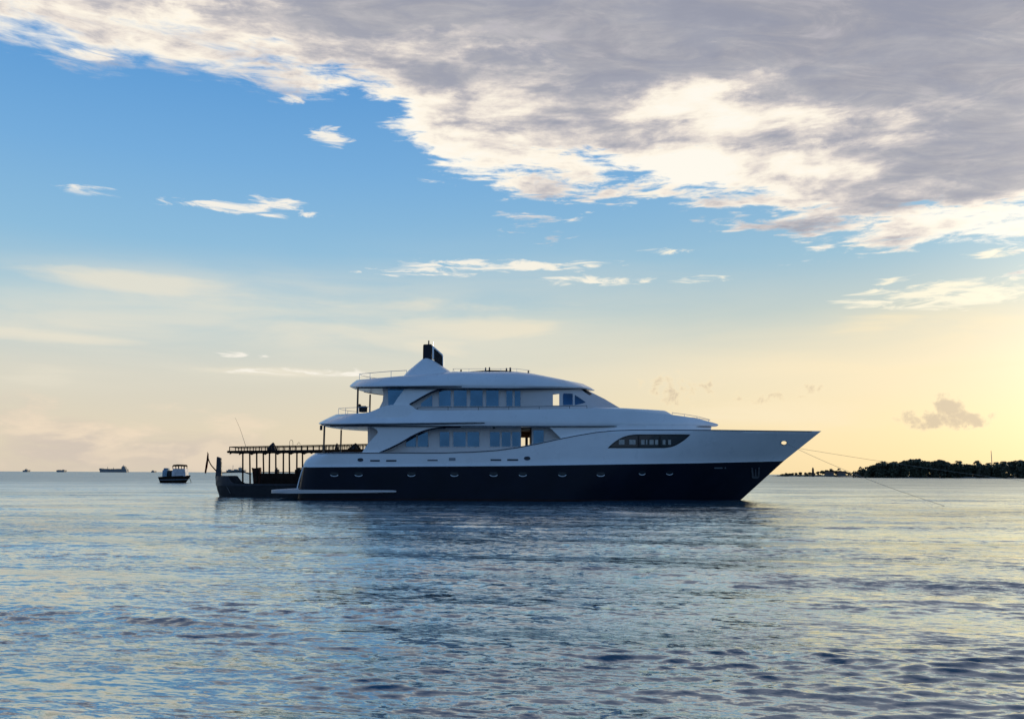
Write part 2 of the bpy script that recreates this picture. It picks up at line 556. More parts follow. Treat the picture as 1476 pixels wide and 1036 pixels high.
def patch(bm, outline, where, out=0.02, back=0.03):
    """a fitting with the given outline lying on a surface (a BVH, or a wall plane y = const)"""
    fr, bk = [], []
    for x, y in outline:
        if isinstance(where, BVHTree):
            hit, nrm, _, _ = where.ray_cast(ORIGIN, ray(x, y))
            if hit is None:
                continue
            if nrm.dot(ray(x, y)) > 0:
                nrm = -nrm
        else:
            hit, nrm = P(x, y, where), Vector((0, -1, 0))
        fr.append(bm.verts.new(hit + nrm * out))
        bk.append(bm.verts.new(hit - nrm * back))
    n = len(fr)
    bm.faces.new(fr)
    bm.faces.new(list(reversed(bk)))
    for i in range(n):
        bm.faces.new((fr[i], bk[i], bk[(i + 1) % n], fr[(i + 1) % n]))


def curved_patch(bm, top, bot, where, out=0.02, nx=24, ny=6):
    """a fitting between an upper and a lower outline (y over x), every point laid on a curved surface"""
    x0, x1 = top[0][0], top[-1][0]
    grid = []
    for x in np.linspace(x0, x1, nx):
        a, b = interp(top, x), interp(bot, x)
        col = []
        for v in np.linspace(0, 1, ny):
            d = ray(x, a + (max(b, a + 0.05) - a) * v)
            hit, nrm, _, _ = where.ray_cast(ORIGIN, d)
            if hit is None:
                return
            if nrm.dot(d) > 0:
                nrm = -nrm
            col.append((bm.verts.new(hit + nrm * out), bm.verts.new(hit - nrm * 0.01)))
        grid.append(col)
    for k in (0, 1):
        for i in range(nx - 1):
            for j in range(ny - 1):
                bm.faces.new((grid[i][j][k], grid[i + 1][j][k], grid[i + 1][j + 1][k], grid[i][j + 1][k]))
    rim = [(i, 0) for i in range(nx)] + [(nx - 1, j) for j in range(1, ny)] + [(i, ny - 1) for i in range(nx - 2, -1, -1)] + [(0, j) for j in range(ny - 2, 0, -1)]
    for (i, j), (p, q) in zip(rim, rim[1:] + rim[:1]):
        bm.faces.new((grid[i][j][0], grid[i][j][1], grid[p][q][1], grid[p][q][0]))


def rrect(x0, y0, x1, y1, r=0.6, n=3):
    out = []
    for cx, cy, a0 in ((x1 - r, y0 + r, -90), (x1 - r, y1 - r, 0), (x0 + r, y1 - r, 90), (x0 + r, y0 + r, 180)):
        for k in range(n + 1):
            a = R(a0 + 90 * k / n)
            out.append((cx + r * math.cos(a), cy + r * math.sin(a)))
    return out


def oval(cx, cy, rx, ry, n=16):
    return [(cx + rx * math.cos(2 * math.pi * k / n), cy + ry * math.sin(2 * math.pi * k / n)) for k in range(n)]


def cut(o, bm_cutter, mat_index=0):
    """boolean difference, applied at once"""
    me = bpy.data.meshes.new('cutter')
    bmesh.ops.recalc_face_normals(bm_cutter, faces=bm_cutter.faces)
    bm_cutter.to_mesh(me)
    bm_cutter.free()
    c = bpy.data.objects.new('cutter', me)
    COL.objects.link(c)
    md = o.modifiers.new('cut', 'BOOLEAN')
    md.operation = 'DIFFERENCE'
    md.solver = 'EXACT'
    md.object = c
    dg = bpy.context.evaluated_depsgraph_get()
    new = bpy.data.meshes.new_from_object(o.evaluated_get(dg))
    o.modifiers.clear()
    o.data = new
    new.name = o.name
    bpy.data.objects.remove(c)
    smooth_mesh(new, 35)

# ------------------------------------------------------------------ the sea


def water_material():
    m = bpy.data.materials.new('sea_water')
    m.use_nodes = True
    nt = m.node_tree
    nt.nodes.clear()
    g = Graph(nt)
    geo = g.node('ShaderNodeNewGeometry')
    pos, nrm = geo.outputs['Position'], geo.outputs['Normal']
    rot = g.node('ShaderNodeVectorRotate', rotation_type='Z_AXIS')
    nt.links.new(pos, rot.inputs['Vector'])
    rot.inputs['Angle'].default_value = R(13)
    pa = g.v('MULTIPLY', rot.outputs[0], (0.42, 1.3, 0.0))
    half = (0.5, 0.5, 0.5)
    gust = g.smooth(g.noise(g.v('MULTIPLY', pos, (0.10, 0.24, 0.0)), 1.0, 3, 0.6), 0.34, 0.66, 0.5, 1.5)
    n1 = g.v('SUBTRACT', g.noise(pa, 3.4, 3, 0.62, 0.4, out=1), half)
    n2 = g.v('SUBTRACT', g.noise(pa, 12.0, 4, 0.66, 0.3, out=1), half)
    n3 = g.v('SUBTRACT', g.noise(pa, 0.6, 3, 0.6, 0.2, out=1), half)
    s = g.v('ADD', g.v('MULTIPLY', n1, (0.30, 0.66, 0.0)), g.v('MULTIPLY', n2, (0.42, 1.0, 0.0)))
    sc = g.node('ShaderNodeVectorMath', operation='SCALE')
    nt.links.new(s, sc.inputs[0])
    nt.links.new(gust, sc.inputs['Scale'])
    s = g.v('ADD', sc.outputs[0], g.v('MULTIPLY', n3, (0.08, 0.16, 0.0)))
    nn = g.v('NORMALIZE', g.v('ADD', nrm, s))
    # reflection grows towards grazing view; waves too small to model far out become roughness
    lw = g.node('ShaderNodeLayerWeight')
    lw.inputs['Blend'].default_value = 0.5
    nt.links.new(nn, lw.inputs['Normal'])
    dist = g.v('LENGTH', g.v('MULTIPLY', pos, (1.0, 1.0, 0.0)))
    refl = g.m('MULTIPLY_ADD', g.m('POWER', lw.outputs['Facing'], 2.25), g.smooth(dist, 20.0, 300.0, 0.97, 0.60), 0.03, clamp=True)
    lanes = g.noise(g.v('MULTIPLY', pos, (0.020, 0.085, 0.0)), 1.0, 5, 0.62, 0.6)
    refl = g.m('MULTIPLY', refl, g.smooth(lanes, 0.36, 0.60, 0.82, 1.08), clamp=True)
    rough = g.smooth(dist, 12.0, 160.0, 0.07, 0.23)
    gl = g.node('ShaderNodeBsdfGlossy')
    gl.inputs['Color'].default_value = (0.91, 0.985, 1.0, 1)
    nt.links.new(rough, gl.inputs['Roughness'])
    nt.links.new(nn, gl.inputs['Normal'])
    df = g.node('ShaderNodeBsdfDiffuse')
    df.inputs['Color'].default_value = (0.017, 0.078, 0.122, 1)
    mx = g.node('ShaderNodeMixShader')
    nt.links.new(refl, mx.inputs[0])
    nt.links.new(df.outputs[0], mx.inputs[1])
    nt.links.new(gl.outputs[0], mx.inputs[2])
    out = g.node('ShaderNodeOutputMaterial')
    nt.links.new(mx.outputs[0], out.inputs[0])
    return m


def build_sea():
    fine = np.linspace(-38, 38, 871)
    coarse_r = np.linspace(38, 322, 90)[1:-1]
    az = np.radians(np.concatenate([fine, coarse_r]))
    rr = np.concatenate([np.geomspace(1.0, 5.0, 24)[:-1], np.geomspace(5.0, 130.0, 860)[:-1], np.geomspace(130.0, 40000.0, 60)])
    na, nr = len(az), len(rr)
    Rg, Ag = np.meshgrid(rr, az, indexing='ij')
    X = (Rg * np.sin(Ag)).astype(np.float32)
    Y = (Rg * np.cos(Ag)).astype(np.float32)
    Z = np.zeros_like(X)
    spacing = np.maximum(np.gradient(rr)[:, None] * np.ones_like(Rg), Rg * math.radians(0.0875))
    # slow gust patches steepen and calm the ripples
    gust = np.zeros_like(X)
    for k in range(10):
        lam = RNG.uniform(4, 16)
        th = RNG.uniform(0, math.pi)
        kx, ky = math.cos(th) * 2 * math.pi / lam, math.sin(th) * 2 * math.pi / lam * 1.8
        gust += np.sin(kx * X + ky * Y + RNG.uniform(0, 6.28))
    gust = np.clip(0.80 + 0.26 * gust, 0.25, 1.55)
    DX, DY = np.zeros_like(X), np.zeros_like(X)
    lams = np.concatenate([np.geomspace(0.12, 1.0, 60), np.geomspace(1.0, 7.5, 34), np.geomspace(8, 22, 6)])
    for lam in lams:
        th = RNG.normal(R(-99), R(28) if lam < 0.32 else (R(19) if lam < 0.55 else (R(14) if lam < 1.2 else R(11))))
        k = 2 * math.pi / lam
        kx, ky = math.cos(th) * k, math.sin(th) * k
        slope = 0.034 if lam < 0.32 else (0.028 if lam < 0.55 else (0.0128 if lam < 1.2 else (0.0112 if lam < 8 else 0.0036)))
        slope *= RNG.uniform(0.6, 1.3)
        a = slope / k
        fade = np.clip((lam / spacing - 2.5) / 3.0, 0, 1)
        amp = a * fade
        if lam < 2.2:
            amp = amp * gust
        ph = kx * X + ky * Y + RNG.uniform(0, 6.28)
        Z += amp * np.sin(ph)
        c = amp * np.cos(ph) * 0.75
        DX += c * kx / k
        DY += c * ky / k
    # distant sea keeps to one level so that the horizon is clean
    X2, Y2 = X + DX, Y + DY
    co = np.stack([X2, Y2, Z], -1).reshape(-1, 3).astype(np.float32)
    i = np.arange(nr - 1)[:, None] * na
    j = np.arange(na)[None, :]
    jn = (j + 1) % na
    quads = np.stack([i + j, i + na + j, i + na + jn, i + jn], -1).reshape(-1, 4)
    n_v = len(co)
    me = bpy.data.meshes.new('sea_water')
    me.vertices.add(n_v + 1)
    allco = np.concatenate([co, np.array([[0, 0, 0]], np.float32)])
    me.vertices.foreach_set('co', allco.ravel())
    tri = np.stack([np.full(na, n_v), np.arange(na), (np.arange(na) + 1) % na], -1)
    nl = quads.size + tri.size
    me.loops.add(nl)
    me.loops.foreach_set('vertex_index', np.concatenate([quads.ravel(), tri.ravel()]).astype(np.int32))
    me.polygons.add(len(quads) + len(tri))
    starts = np.concatenate([np.arange(len(quads)) * 4, len(quads) * 4 + np.arange(len(tri)) * 3]).astype(np.int32)
    me.polygons.foreach_set('loop_start', starts)
    me.update(calc_edges=True)
    me.validate()
    if me.polygons[0].normal.z < 0:
        me.flip_normals()
    me.polygons.foreach_set('use_smooth', [True] * len(me.polygons))
    me.materials.append(water_material())
    o = bpy.data.objects.new('sea_water', me)
    COL.objects.link(o)
    o['kind'] = 'structure'


build_sea()

# ------------------------------------------------------------------ the motor yacht
YC = 74.0                                  # centreline of the yacht; near side of the hull at y = 70
yacht = thing('motor_yacht', (4.0, YC, 0.0), 'large three deck white motor yacht with a navy lower hull lying at anchor', 'yacht')


def hull_plan(B, ba, lf, pf):
    return plan(B, 1.4, ba, lf, 0.0, 2.0, pf)


BOUND = [(437, 673), (520, 672.4), (740, 671), (1000, 667), (1130, 664)]
SHEER = [(455, 653), (480, 652), (560, 651.6), (640, 651.6), (680, 650.4), (715, 648.2), (745, 644.2), (775, 638.5), (800, 633), (830, 627), (860, 622), (885, 619.6), (910, 618.7), (960, 618.8),
         (1030, 619), (1100, 620), (1184, 621)]
b_wl = hull_plan(3.75, 3.1, 15.0, 1.75)
b_mid = hull_plan(4.0, 3.3, 14.5, 2.0)
b_top = hull_plan(4.0, 3.0, 14.0, 2.5)


def mixed(f0, f1, v):
    return lambda s, L: f0(s, L) * (1 - v) + f1(s, L) * v


def straight(x0, y0, x1, y1):
    return [(x0, y0), (x1, y1)]


NH = 150
rk = lambda poly, bf: row_points(poly, bf, YC, NH, level=False)
bm = bmesh.new()
shell(bm, [rk(straight(427, 738, 1048, 741), hull_plan(3.5, 2.8, 16.0, 1.7)), rk(straight(428.5, 720.5, 1064.5, 723.5), b_wl),
           rk(straight(429, 718, 1067.5, 720.6), b_wl)], YC)
obj('waterline_band', bm, M['boot'], yacht)
bm = bmesh.new()
low = [rk(straight(429, 718, 1067.5, 720.6), b_wl)]
for v in (0.2, 0.4, 0.6, 0.8, 1.0):
    x0 = 429 + (437 - 429) * v ** 1.2
    x1 = 1067.5 + (1130 - 1067.5) * v
    poly = [(x0, 0)] + [(x0 + (x1 - x0) * k / 40.0, 0) for k in range(1, 41)]
    pp = []
    for x, _ in poly:
        u = (x - x0) / (x1 - x0)
        yb = interp(BOUND, 437 + (1130 - 437) * u)
        yw = 718 + 2.6 * u
        pp.append((x, yw + (yb - yw) * v))
    low.append(rk(pp, mixed(b_wl, b_mid, v)))
shell(bm, low, YC)
lower_hull = obj('lower_hull', bm, M['navy'], yacht)
bm = bmesh.new()
up_rows = [low[-1]]
for v in (0.04, 0.25, 0.5, 0.72, 0.88, 0.965, 1.0):
    x0 = 437 + (455 - 437) * (v ** 2.2)
    x1 = 1130 + (1184 - 1130) * v
    pp = []
    for k in range(161):
        u = k / 160.0
        yb = interp(BOUND, 437 + (1130 - 437) * u)
        yt = interp(SHEER, 455 + (1184 - 455) * u)
        pp.append((x0 + (x1 - x0) * u, yb + (yt - yb) * v))
    r = rk(pp, mixed(b_mid, b_top, v))
    if v == 1.0:      # rounded rail
        r = [Vector((p.x, p.y + min(0.06, (YC - p.y) * 0.5), p.z)) for p in r]
    up_rows.append(r)
up_rows[0] = [Vector((p.x, p.y - min(0.03, (YC - p.y) * 0.2), p.z)) for p in up_rows[0]]      # the white topsides stand a little proud
shell(bm, up_rows, YC)
upper_hull = obj('upper_hull', bm, M['white'], yacht)
LOW, UPP = bvh_of(lower_hull), bvh_of(upper_hull)

# hawse hole right through the bow, along the run of the mooring lines
h0 = UPP.ray_cast(ORIGIN, ray(1130, 638))[0]
dirv = (h0 - ORIGIN).normalized()
bm = bmesh.new()
bmesh.ops.create_cone(bm, cap_ends=True, segments=24, radius1=0.19, radius2=0.19, depth=9.0)
bm.transform(Matrix.Translation(h0 + dirv * 2) @ dirv.to_track_quat('Z', 'Y').to_matrix().to_4x4() @ Matrix.Diagonal((1.3, 0.85, 1, 1)))
cut(upper_hull, bm)
bm = bmesh.new()
ring = [UPP.ray_cast(ORIGIN, ray(*p))[0] for p in oval(1130, 638, 4.4, 3.1, 25)]
tube(bm, ring + [ring[0], ring[1]], 0.035, 6)
obj('hawse_rim', bm, M['steel'], yacht)

# rub rail between white and navy
bm = bmesh.new()
tube(bm, [p + Vector((0, -0.015, 0)) for p in low[-1][3:-2]], 0.03, 6)
obj('rub_rail', bm, M['white'], yacht)
# knuckle line along the sheer amidships
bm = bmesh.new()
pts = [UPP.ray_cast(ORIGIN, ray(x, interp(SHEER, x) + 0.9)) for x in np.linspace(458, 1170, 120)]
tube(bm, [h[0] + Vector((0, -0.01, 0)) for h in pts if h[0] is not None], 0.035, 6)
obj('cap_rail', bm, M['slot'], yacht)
# portholes in the navy hull
for x in (482, 517, 593, 655, 711.5, 753.5, 810.5, 866, 925.5, 965):
    w = 5.6 if x < 900 else 4.6
    yy = 683.2 if x < 900 else 681.2
    bm = bmesh.new()
    patch(bm, rrect(x - w, yy - 3.0, x + w, yy + 2.6, 1.6), LOW, 0.012)
    po = obj('porthole', bm, M['dark_glass'], yacht)
    bm = bmesh.new()
    lip = [LOW.ray_cast(ORIGIN, ray(x + w * math.cos(a), yy + 0.4 + 2.7 * math.sin(a)))[0] for a in np.linspace(math.pi * 0.93, math.pi * 0.07, 9)]
    tube(bm, [p + Vector((0, -0.02, 0)) for p in lip], 0.032, 6)
    obj('porthole_rim', bm, M['white'], po)
# hull side vents and fairleads in the white topsides
for x0, x1, y0, y1, kind in ((515, 524, 660, 665, 'o'), (533.5, 547.5, 662.6, 665, 's'), (556.5, 571.5, 662.6, 665, 's'), (616, 631, 662.3, 664, 's'), (647, 656.5, 659.5, 663.8, 'g'),
                            (707, 722.5, 661.6, 663.8, 's'), (731, 747, 661.4, 663.8, 's'), (755, 764.8, 657.6, 663.2, 'o')):
    bm = bmesh.new()
    patch(bm, oval((x0 + x1) / 2, (y0 + y1) / 2, (x1 - x0) / 2, (y1 - y0) / 2) if kind == 'o' else rrect(x0, y0, x1, y1, 0.7), UPP, 0.012)
    nm = {'o': 'fairlead', 's': 'vent', 'g': 'hatch'}[kind]
    f = obj(nm, bm, M['grey'] if kind == 'g' else M['slot'], yacht)
    if kind == 'o':
        bm = bmesh.new()
        rg = [UPP.ray_cast(ORIGIN, ray(*p))[0] for p in oval((x0 + x1) / 2, (y0 + y1) / 2, (x1 - x0) / 2, (y1 - y0) / 2, 20)]
        tube(bm, rg + rg[:2], 0.02, 6)
        obj('fairlead_rim', bm, M['steel'], f)
bm = bmesh.new()
patch(bm, oval(1031, 637.5, 2.4, 2.6), UPP, 0.03)
obj('navigation_light', bm, M['white'], yacht)
bm = bmesh.new()
patch(bm, rrect(1029.5, 673.4, 1041.5, 675.0, 0.6), LOW, 0.012)
patch(bm, oval(1045.5, 674.2, 1.1, 1.0, 10), LOW, 0.012)
obj('hull_marking', bm, M['grey'], yacht)
# anchor hanging at its pocket
bm = bmesh.new()
for o_ in ([(1082.5, 674), (1084.5, 674), (1086, 687), (1083.5, 688)], [(1092.5, 673.5), (1094.5, 673), (1094, 687), (1091.5, 687.5)],
           [(1087.6, 676), (1089.4, 676), (1089.8, 688), (1087.2, 688)], [(1083, 686), (1094, 686), (1092, 689), (1085, 689)]):
    patch(bm, o_, LOW, 0.07)
obj('anchor', bm, M['anchor'], yacht)

# forward saloon window
SW_T = curve_pts([(876, 645.4), (884, 638), (893, 632), (903, 628), (915, 626), (930, 625.7)], 4) + [(960, 625.7), (980, 625.7), (995, 626)]
SW_B = [(876, 645.6), (905, 645.6), (935, 645.6)] + curve_pts([(957, 645.4), (968, 643.8), (977, 640), (987, 633.5), (995, 626.2)], 4)
bm = bmesh.new()
curved_patch(bm, SW_T, SW_B, UPP, 0.02, 60, 8)
sw = obj('saloon_window', bm, M['black'], yacht)
for a, b in ((881, 919), (921.5, 949.5), (952, 990)):
    xs = np.linspace(a, b, 16)
    bm = bmesh.new()
    curved_patch(bm, [(x, interp(SW_T, x) + 1.7) for x in xs], [(x, max(interp(SW_B, x) - 1.7, interp(SW_T, x) + 1.75)) for x in xs], UPP, 0.032, 16, 6)
    obj('pane', bm, M['dark_glass'], sw)
for a, b in ((892, 900), (907, 916), (924, 929), (931, 933), (936, 942), (944, 948.5), (955, 959), (963, 967)):
    bm = bmesh.new()
    patch(bm, rrect(a, 633.6, b, 640.5, 0.5), UPP, 0.045, 0.0)
    c = obj('curtain', bm, M['curtain'], sw)

# main deck house behind the side deck, with a passage right through it
YW1 = 71.1


def flat_rows(px0, px1, py0, py1, B, n=4, la=0.4, ba=None, lf=0.4, bf=None):
    f = plan(B, la, B - 0.3 if ba is None else ba, lf, B - 0.3 if bf is None else bf)
    return [row_points([(px0, py), (px1, py)], f, YC, 40) for py in (py0, py1)]


bm = bmesh.new()
shell(bm, flat_rows(530, 830, 656, 613.0, YC - YW1), YC)
house1 = obj('main_deck_house', bm, M['wall'], yacht)
bm = bmesh.new()
a, b = P(751, 645.5, YW1), P(766.5, 616.2, YW1)
box(bm, (a.x, 60, a.z), (b.x, 90, b.z))
cut(house1, bm)
bm = bmesh.new()      # wood lining of the passage, with the far doorway and a half-open door
ya = YW1 + 0.04
yb = 2 * YC - YW1 - 0.05
d0, d1 = P(751.6, 642, yb - 0.1), P(763, 627, yb - 0.1)
sx = a.x + 0.012
ex = b.x - 0.012
box(bm, (ex - 0.05, ya, a.z + 0.01), (ex, yb, b.z - 0.01))
box(bm, (sx, ya, b.z - 0.08), (ex - 0.052, yb, b.z - 0.012))
box(bm, (sx, yb - 0.12, P(0, 627, 76).z), (ex - 0.052, yb - 0.02, b.z - 0.082))
box(bm, (P(763.2, 640, yb).x, yb - 0.12, a.z + 0.01), (ex - 0.053, yb - 0.02, P(0, 627, 76).z - 0.002))
obj('passage_lining', bm, M['teak'], yacht)
bm = bmesh.new()
q0, q1 = P(757.0, 640, 73.0), P(761.0, 630.5, 73.0)
box(bm, (q0.x, 73.0, a.z + 0.02), (q1.x, 73.06, q1.z))
obj('passage_door', bm, M['teak'], yacht)
for x0, x1, y0, k in ((585, 599.5, 625, 1), (602, 617, 622.5, 1), (633.5, 648, 622, 0), (653, 671.5, 622, 0), (673.5, 691, 622, 0), (706, 720.5, 622, 0), (723, 736, 622, 0), (738, 750, 622, 0), (768.5, 784, 619.5, 0)):
    bm = bmesh.new()
    if k:
        oc = [(x0, 643.6), (x0, y0 + 6 if x0 < 600 else y0 + 2)] + ([(x0 + 3, y0 + 3), (x0 + 9, y0 - 0.3)] if x0 < 600 else [(x0 + 4, y0)]) + [(x1, y0 - 1 if x0 < 600 else y0), (x1, 643.6)]
    else:
        oc = rrect(x0, y0, x1, 643.6, 0.9)
    patch(bm, oc, YW1, 0.02, 0.02)
    wd = obj('window', bm, M['glass'], yacht)
    bm = bmesh.new()
    fr = [P(x, y, YW1 - 0.022) for x, y in oc]
    tube(bm, fr + [fr[0], fr[1]], 0.022, 4)
    obj('window_frame', bm, M['wall'], wd)
# deck lamps under the deck head
for x, Yp, yp in ((640.5, 70.6, 616.5), (712, 70.6, 616.5)):
    bm = bmesh.new()
    pbox(bm, x - 1.6, yp - 1.4, x + 1.6, yp + 1.0, Yp, Yp + 0.2, 0.03)
    obj('deck_lamp', bm, M['slot'], yacht)

# side fashion plates (wings) of the main deck, both sides
wing1 = [(521.5, 652.2), (529, 641), (537, 632), (543, 625.6), (544.7, 622), (542.5, 618.6), (537, 616), (527, 614.2), (527, 612), (664, 612), (664, 614.4), (648, 614.8)] + \
    curve_pts([(648, 614.8), (630, 616.4), (612, 620.2), (596, 627), (578, 637.5), (562, 645.5), (546, 652.2)], 4)[1:]
for s in (-1, 1):
    bm = bmesh.new()
    y0 = YC + s * 3.7
    pts = [P(x, y, YC - 3.7) for x, y in wing1]
    f = [bm.verts.new((p.x, y0, p.z)) for p in pts]
    k = [bm.verts.new((p.x, y0 - s * 0.16, p.z)) for p in pts]
    bm.faces.new(f)
    bm.faces.new(list(reversed(k)))
    for i in range(len(f)):
        bm.faces.new((f[i], k[i], k[(i + 1) % len(f)], f[(i + 1) % len(f)]))
    obj('side_wing', bm, M['white'], yacht)
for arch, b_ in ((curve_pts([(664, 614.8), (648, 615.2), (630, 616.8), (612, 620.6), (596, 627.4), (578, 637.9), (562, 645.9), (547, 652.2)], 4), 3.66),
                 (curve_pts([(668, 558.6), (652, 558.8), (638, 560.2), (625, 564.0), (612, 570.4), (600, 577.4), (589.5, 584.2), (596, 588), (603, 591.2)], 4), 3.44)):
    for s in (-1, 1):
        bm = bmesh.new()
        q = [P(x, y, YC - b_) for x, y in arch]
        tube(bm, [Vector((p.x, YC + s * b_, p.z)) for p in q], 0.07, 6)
        obj('arch_shade', bm, M['shade_line'], yacht)  # dark tube put in for the shade on the arch underside
# raised side plating forward under the upper deck
plate = [(789, 612.5), (809, 630.5), (830, 626.4), (860, 621.4), (885, 618.6), (910, 617.6), (930, 617.6), (930, 612.5)]
for s in (-1, 1):
    bm = bmesh.new()
    y0 = YC + s * 3.72
    pts = [P(x, y + 1.5 if y > 614 else y, YC - 3.72) for x, y in plate]
    f = [bm.verts.new((p.x, y0, p.z)) for p in pts]
    k = [bm.verts.new((p.x, y0 - s * 0.12, p.z)) for p in pts]
    bm.faces.new(f)
    bm.faces.new(list(reversed(k)))
    for i in range(len(f)):
        bm.faces.new((f[i], k[i], k[(i + 1) % len(f)], f[(i + 1) % len(f)]))
    obj('side_plating', bm, M['white'], yacht)
bm = bmesh.new()
shell(bm, [row_points([(812, 622), (1024, 622)], plan(3.5, 0.3, 3.4, 8.6, 0.2, 2, 2.3), YC, 60),
           row_points([(812, 613.2), (1026, 613.2)], plan(3.5, 0.3, 3.4, 8.6, 0.2, 2, 2.3), YC, 60)], YC)
obj('foredeck_house', bm, M['white'], yacht)

# upper deck: fascia band with its aft overhang
ridge1 = lambda px: 0.34 * max(0.0, min(1.0, (708 - px) / 130.0))
PB = lambda B: plan(B, 3.2, 0.0, 11.5, 0.0, 2.0, 2.3)
rows = [row_points([(470, 615.2), (1022, 615.2)], PB(3.58), YC, 130),
        row_points([(466, 613.6), (1032, 614.6)], PB(3.88), YC, 130),
        row_points([(463, 612.2), (560, 611.8), (640, 610.6), (706, 609.2), (800, 611), (1034.5, 613.6)], PB(3.92), YC, 130),
        row_points([(459, 610.4), (560, 609.8), (640, 608.8), (706, 607.6), (800, 608.5), (1035.5, 612.2)], PB(3.92), YC, 130, extra=ridge1),
        row_points([(460, 608.8), (560, 608.0), (640, 606.8), (706, 605.6), (800, 605.5), (1000, 608.5), (1035, 611.4)], PB(3.90), YC, 130, extra=ridge1),
        row_points([(470, 603.5), (520, 602.5), (600, 601.5), (706, 600), (850, 599.5), (950, 602), (1000, 605.5), (1033, 610.4)], PB(3.84), YC, 130, ),
        row_points([(484, 597), (529, 595), (540, 591), (549, 586.8), (558, 584.2), (568, 583), (592, 583), (596, 587), (600, 589.8), (606, 591.2), (640, 591.2), (740, 590.4), (850, 588.4), (880, 589),
                    (920, 592.5), (960, 596.5), (990, 600.5), (1010, 604), (1031, 609.8)], PB(3.72), YC, 130)]
bm = bmesh.new()
shell(bm, rows, YC)
upper_band = obj('upper_deck', bm, M['white'], yacht, 40)
band_top, band_lip = rows[-1], rows[2]
# soffit of the aft overhang
# coach roof ahead of the wheelhouse
bm = bmesh.new()
shell(bm, [row_points([(848, 592), (972, 599.5)], plan(2.7, 1, 2.4, 4.5, 0.3, 2, 2.2), YC, 50),
           row_points([(852, 588.5), (900, 588.5), (960, 592.6), (970, 598.5)], plan(2.7, 1, 2.4, 4.5, 0.3, 2, 2.2), YC, 50),
           row_points([(858, 586.5), (900, 588), (940, 590.3), (958, 591.5), (966, 595.8)], plan(2.3, 1, 2.0, 4.2, 0.2, 2, 2.2), YC, 50)], YC)
obj('coach_roof', bm, M['white'], yacht)

for rr_, lo_, hi_ in ((rows[2], 460, 704), (rows[1], 468, 1031)):  # dark tubes laid where the lip groove and fascia bottom fall in shadow
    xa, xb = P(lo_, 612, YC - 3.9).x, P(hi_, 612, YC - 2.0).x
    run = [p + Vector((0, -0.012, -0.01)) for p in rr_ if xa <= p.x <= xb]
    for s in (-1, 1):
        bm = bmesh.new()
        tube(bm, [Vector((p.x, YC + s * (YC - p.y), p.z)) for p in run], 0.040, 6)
        obj('shade_strip', bm, M['shade_line'], yacht)
# wheelhouse deck: the house, its windows and wings
YW2 = 71.0
hp = plan(3.0, 0.5, 2.7, 5.6, 0.5, 2, 2.1)
bm = bmesh.new()
hb = [row_points([(546, 592.5), (905, 592.5)], plan(3.0, 0.5, 2.7, 7.2, 0.4, 2, 2.2), YC, 80),
      row_points([(547, 587), (893, 587.5)], plan(3.0, 0.5, 2.7, 6.8, 0.4, 2, 2.2), YC, 80),
      row_points([(551.5, 578), (871, 574.5)], plan(3.0, 0.5, 2.7, 6.3, 0.4, 2, 2.2), YC, 80),
      row_points([(552.5, 567), (853, 565.5)], plan(2.98, 0.5, 2.68, 5.8, 0.4, 2, 2.2), YC, 80),
      row_points([(550, 557.5), (836, 557.5)], plan(2.96, 0.5, 2.66, 5.2, 0.4, 2, 2.2), YC, 80)]
shell(bm, hb, YC)
house2 = obj('wheelhouse', bm, M['wall'], yacht)
H2 = bvh_of(house2)
bm = bmesh.new()
a, b = P(797, 584.2, YW2), P(806, 567.8, YW2)
v_ = (P(801.5, 576, YW2) - ORIGIN).normalized()
# the two facing windows line up across the bridge, so the evening sky shows through them
f_ = [P(x, y, 69.0) for x, y in ((797, 584.2), (806, 584.2), (806, 567.8), (797, 567.8))]
k_ = [P(x, y, 80.0) for x, y in ((797, 584.2), (806, 584.2), (806, 567.8), (797, 567.8))]
fv = [bm.verts.new(p) for p in f_]
kv = [bm.verts.new(p) for p in k_]
bm.faces.new(fv)
bm.faces.new(list(reversed(kv)))
for i in range(4):
    bm.faces.new((fv[i], kv[i], kv[(i + 1) % 4], fv[(i + 1) % 4]))
cut(house2, bm)
arch2 = [(590, 583.2), (600, 577.5), (612, 569.5), (625, 562.6), (640, 558.6)]
for x0, x1, y0 in ((632.5, 650, 562.5), (654, 673, 562), (677.5, 696, 562), (700.5, 719, 562), (729.5, 739, 563), (741.5, 750.5, 563), (811.5, 825, 567)):
    bm = bmesh.new()
    oc = rrect(x0, y0, x1, 585.6, 0.8)
    if x0 > 800:
        oc = [(811.5, 566.8), (818, 566.9), (825, 567.2), (825.5, 575), (825.8, 583.8), (818, 583.9), (811.5, 584)]
        curved_patch(bm, [(811.5, 566.8), (825.5, 567.2)], [(811.5, 584), (825.5, 583.8)], H2, 0.02, 8, 6)
    else:
        patch(bm, oc, H2, 0.02, 0.02)
    wd = obj('window', bm, M['glass'], yacht)
    bm = bmesh.new()
    fr = [H2.ray_cast(ORIGIN, ray(x, y))[0] + Vector((0, -0.022, 0)) for x, y in oc]
    tube(bm, fr + [fr[0], fr[1]], 0.022, 4)
    obj('window_frame', bm, M['wall'], wd)
for oc in ([(607, 585.5), (607, 581), (613, 576.5), (623, 569.5), (623, 585.5)], [(828.6, 569.2), (836, 574), (844, 579.8), (836, 582), (828.6, 583.6)], [(559, 560.5), (582, 560.5), (580, 566), (567, 586), (560, 587)]):
    bm = bmesh.new()
    if oc[0][0] > 800:
        curved_patch(bm, [(828.6, 569.2), (836, 574), (844, 579.6)], [(828.6, 583.6), (836, 582), (844, 580)], H2, 0.02, 10, 6)
    else:
        patch(bm, oc, H2, 0.02, 0.02)
    obj('window', bm, M['glass'], yacht)
bm = bmesh.new()
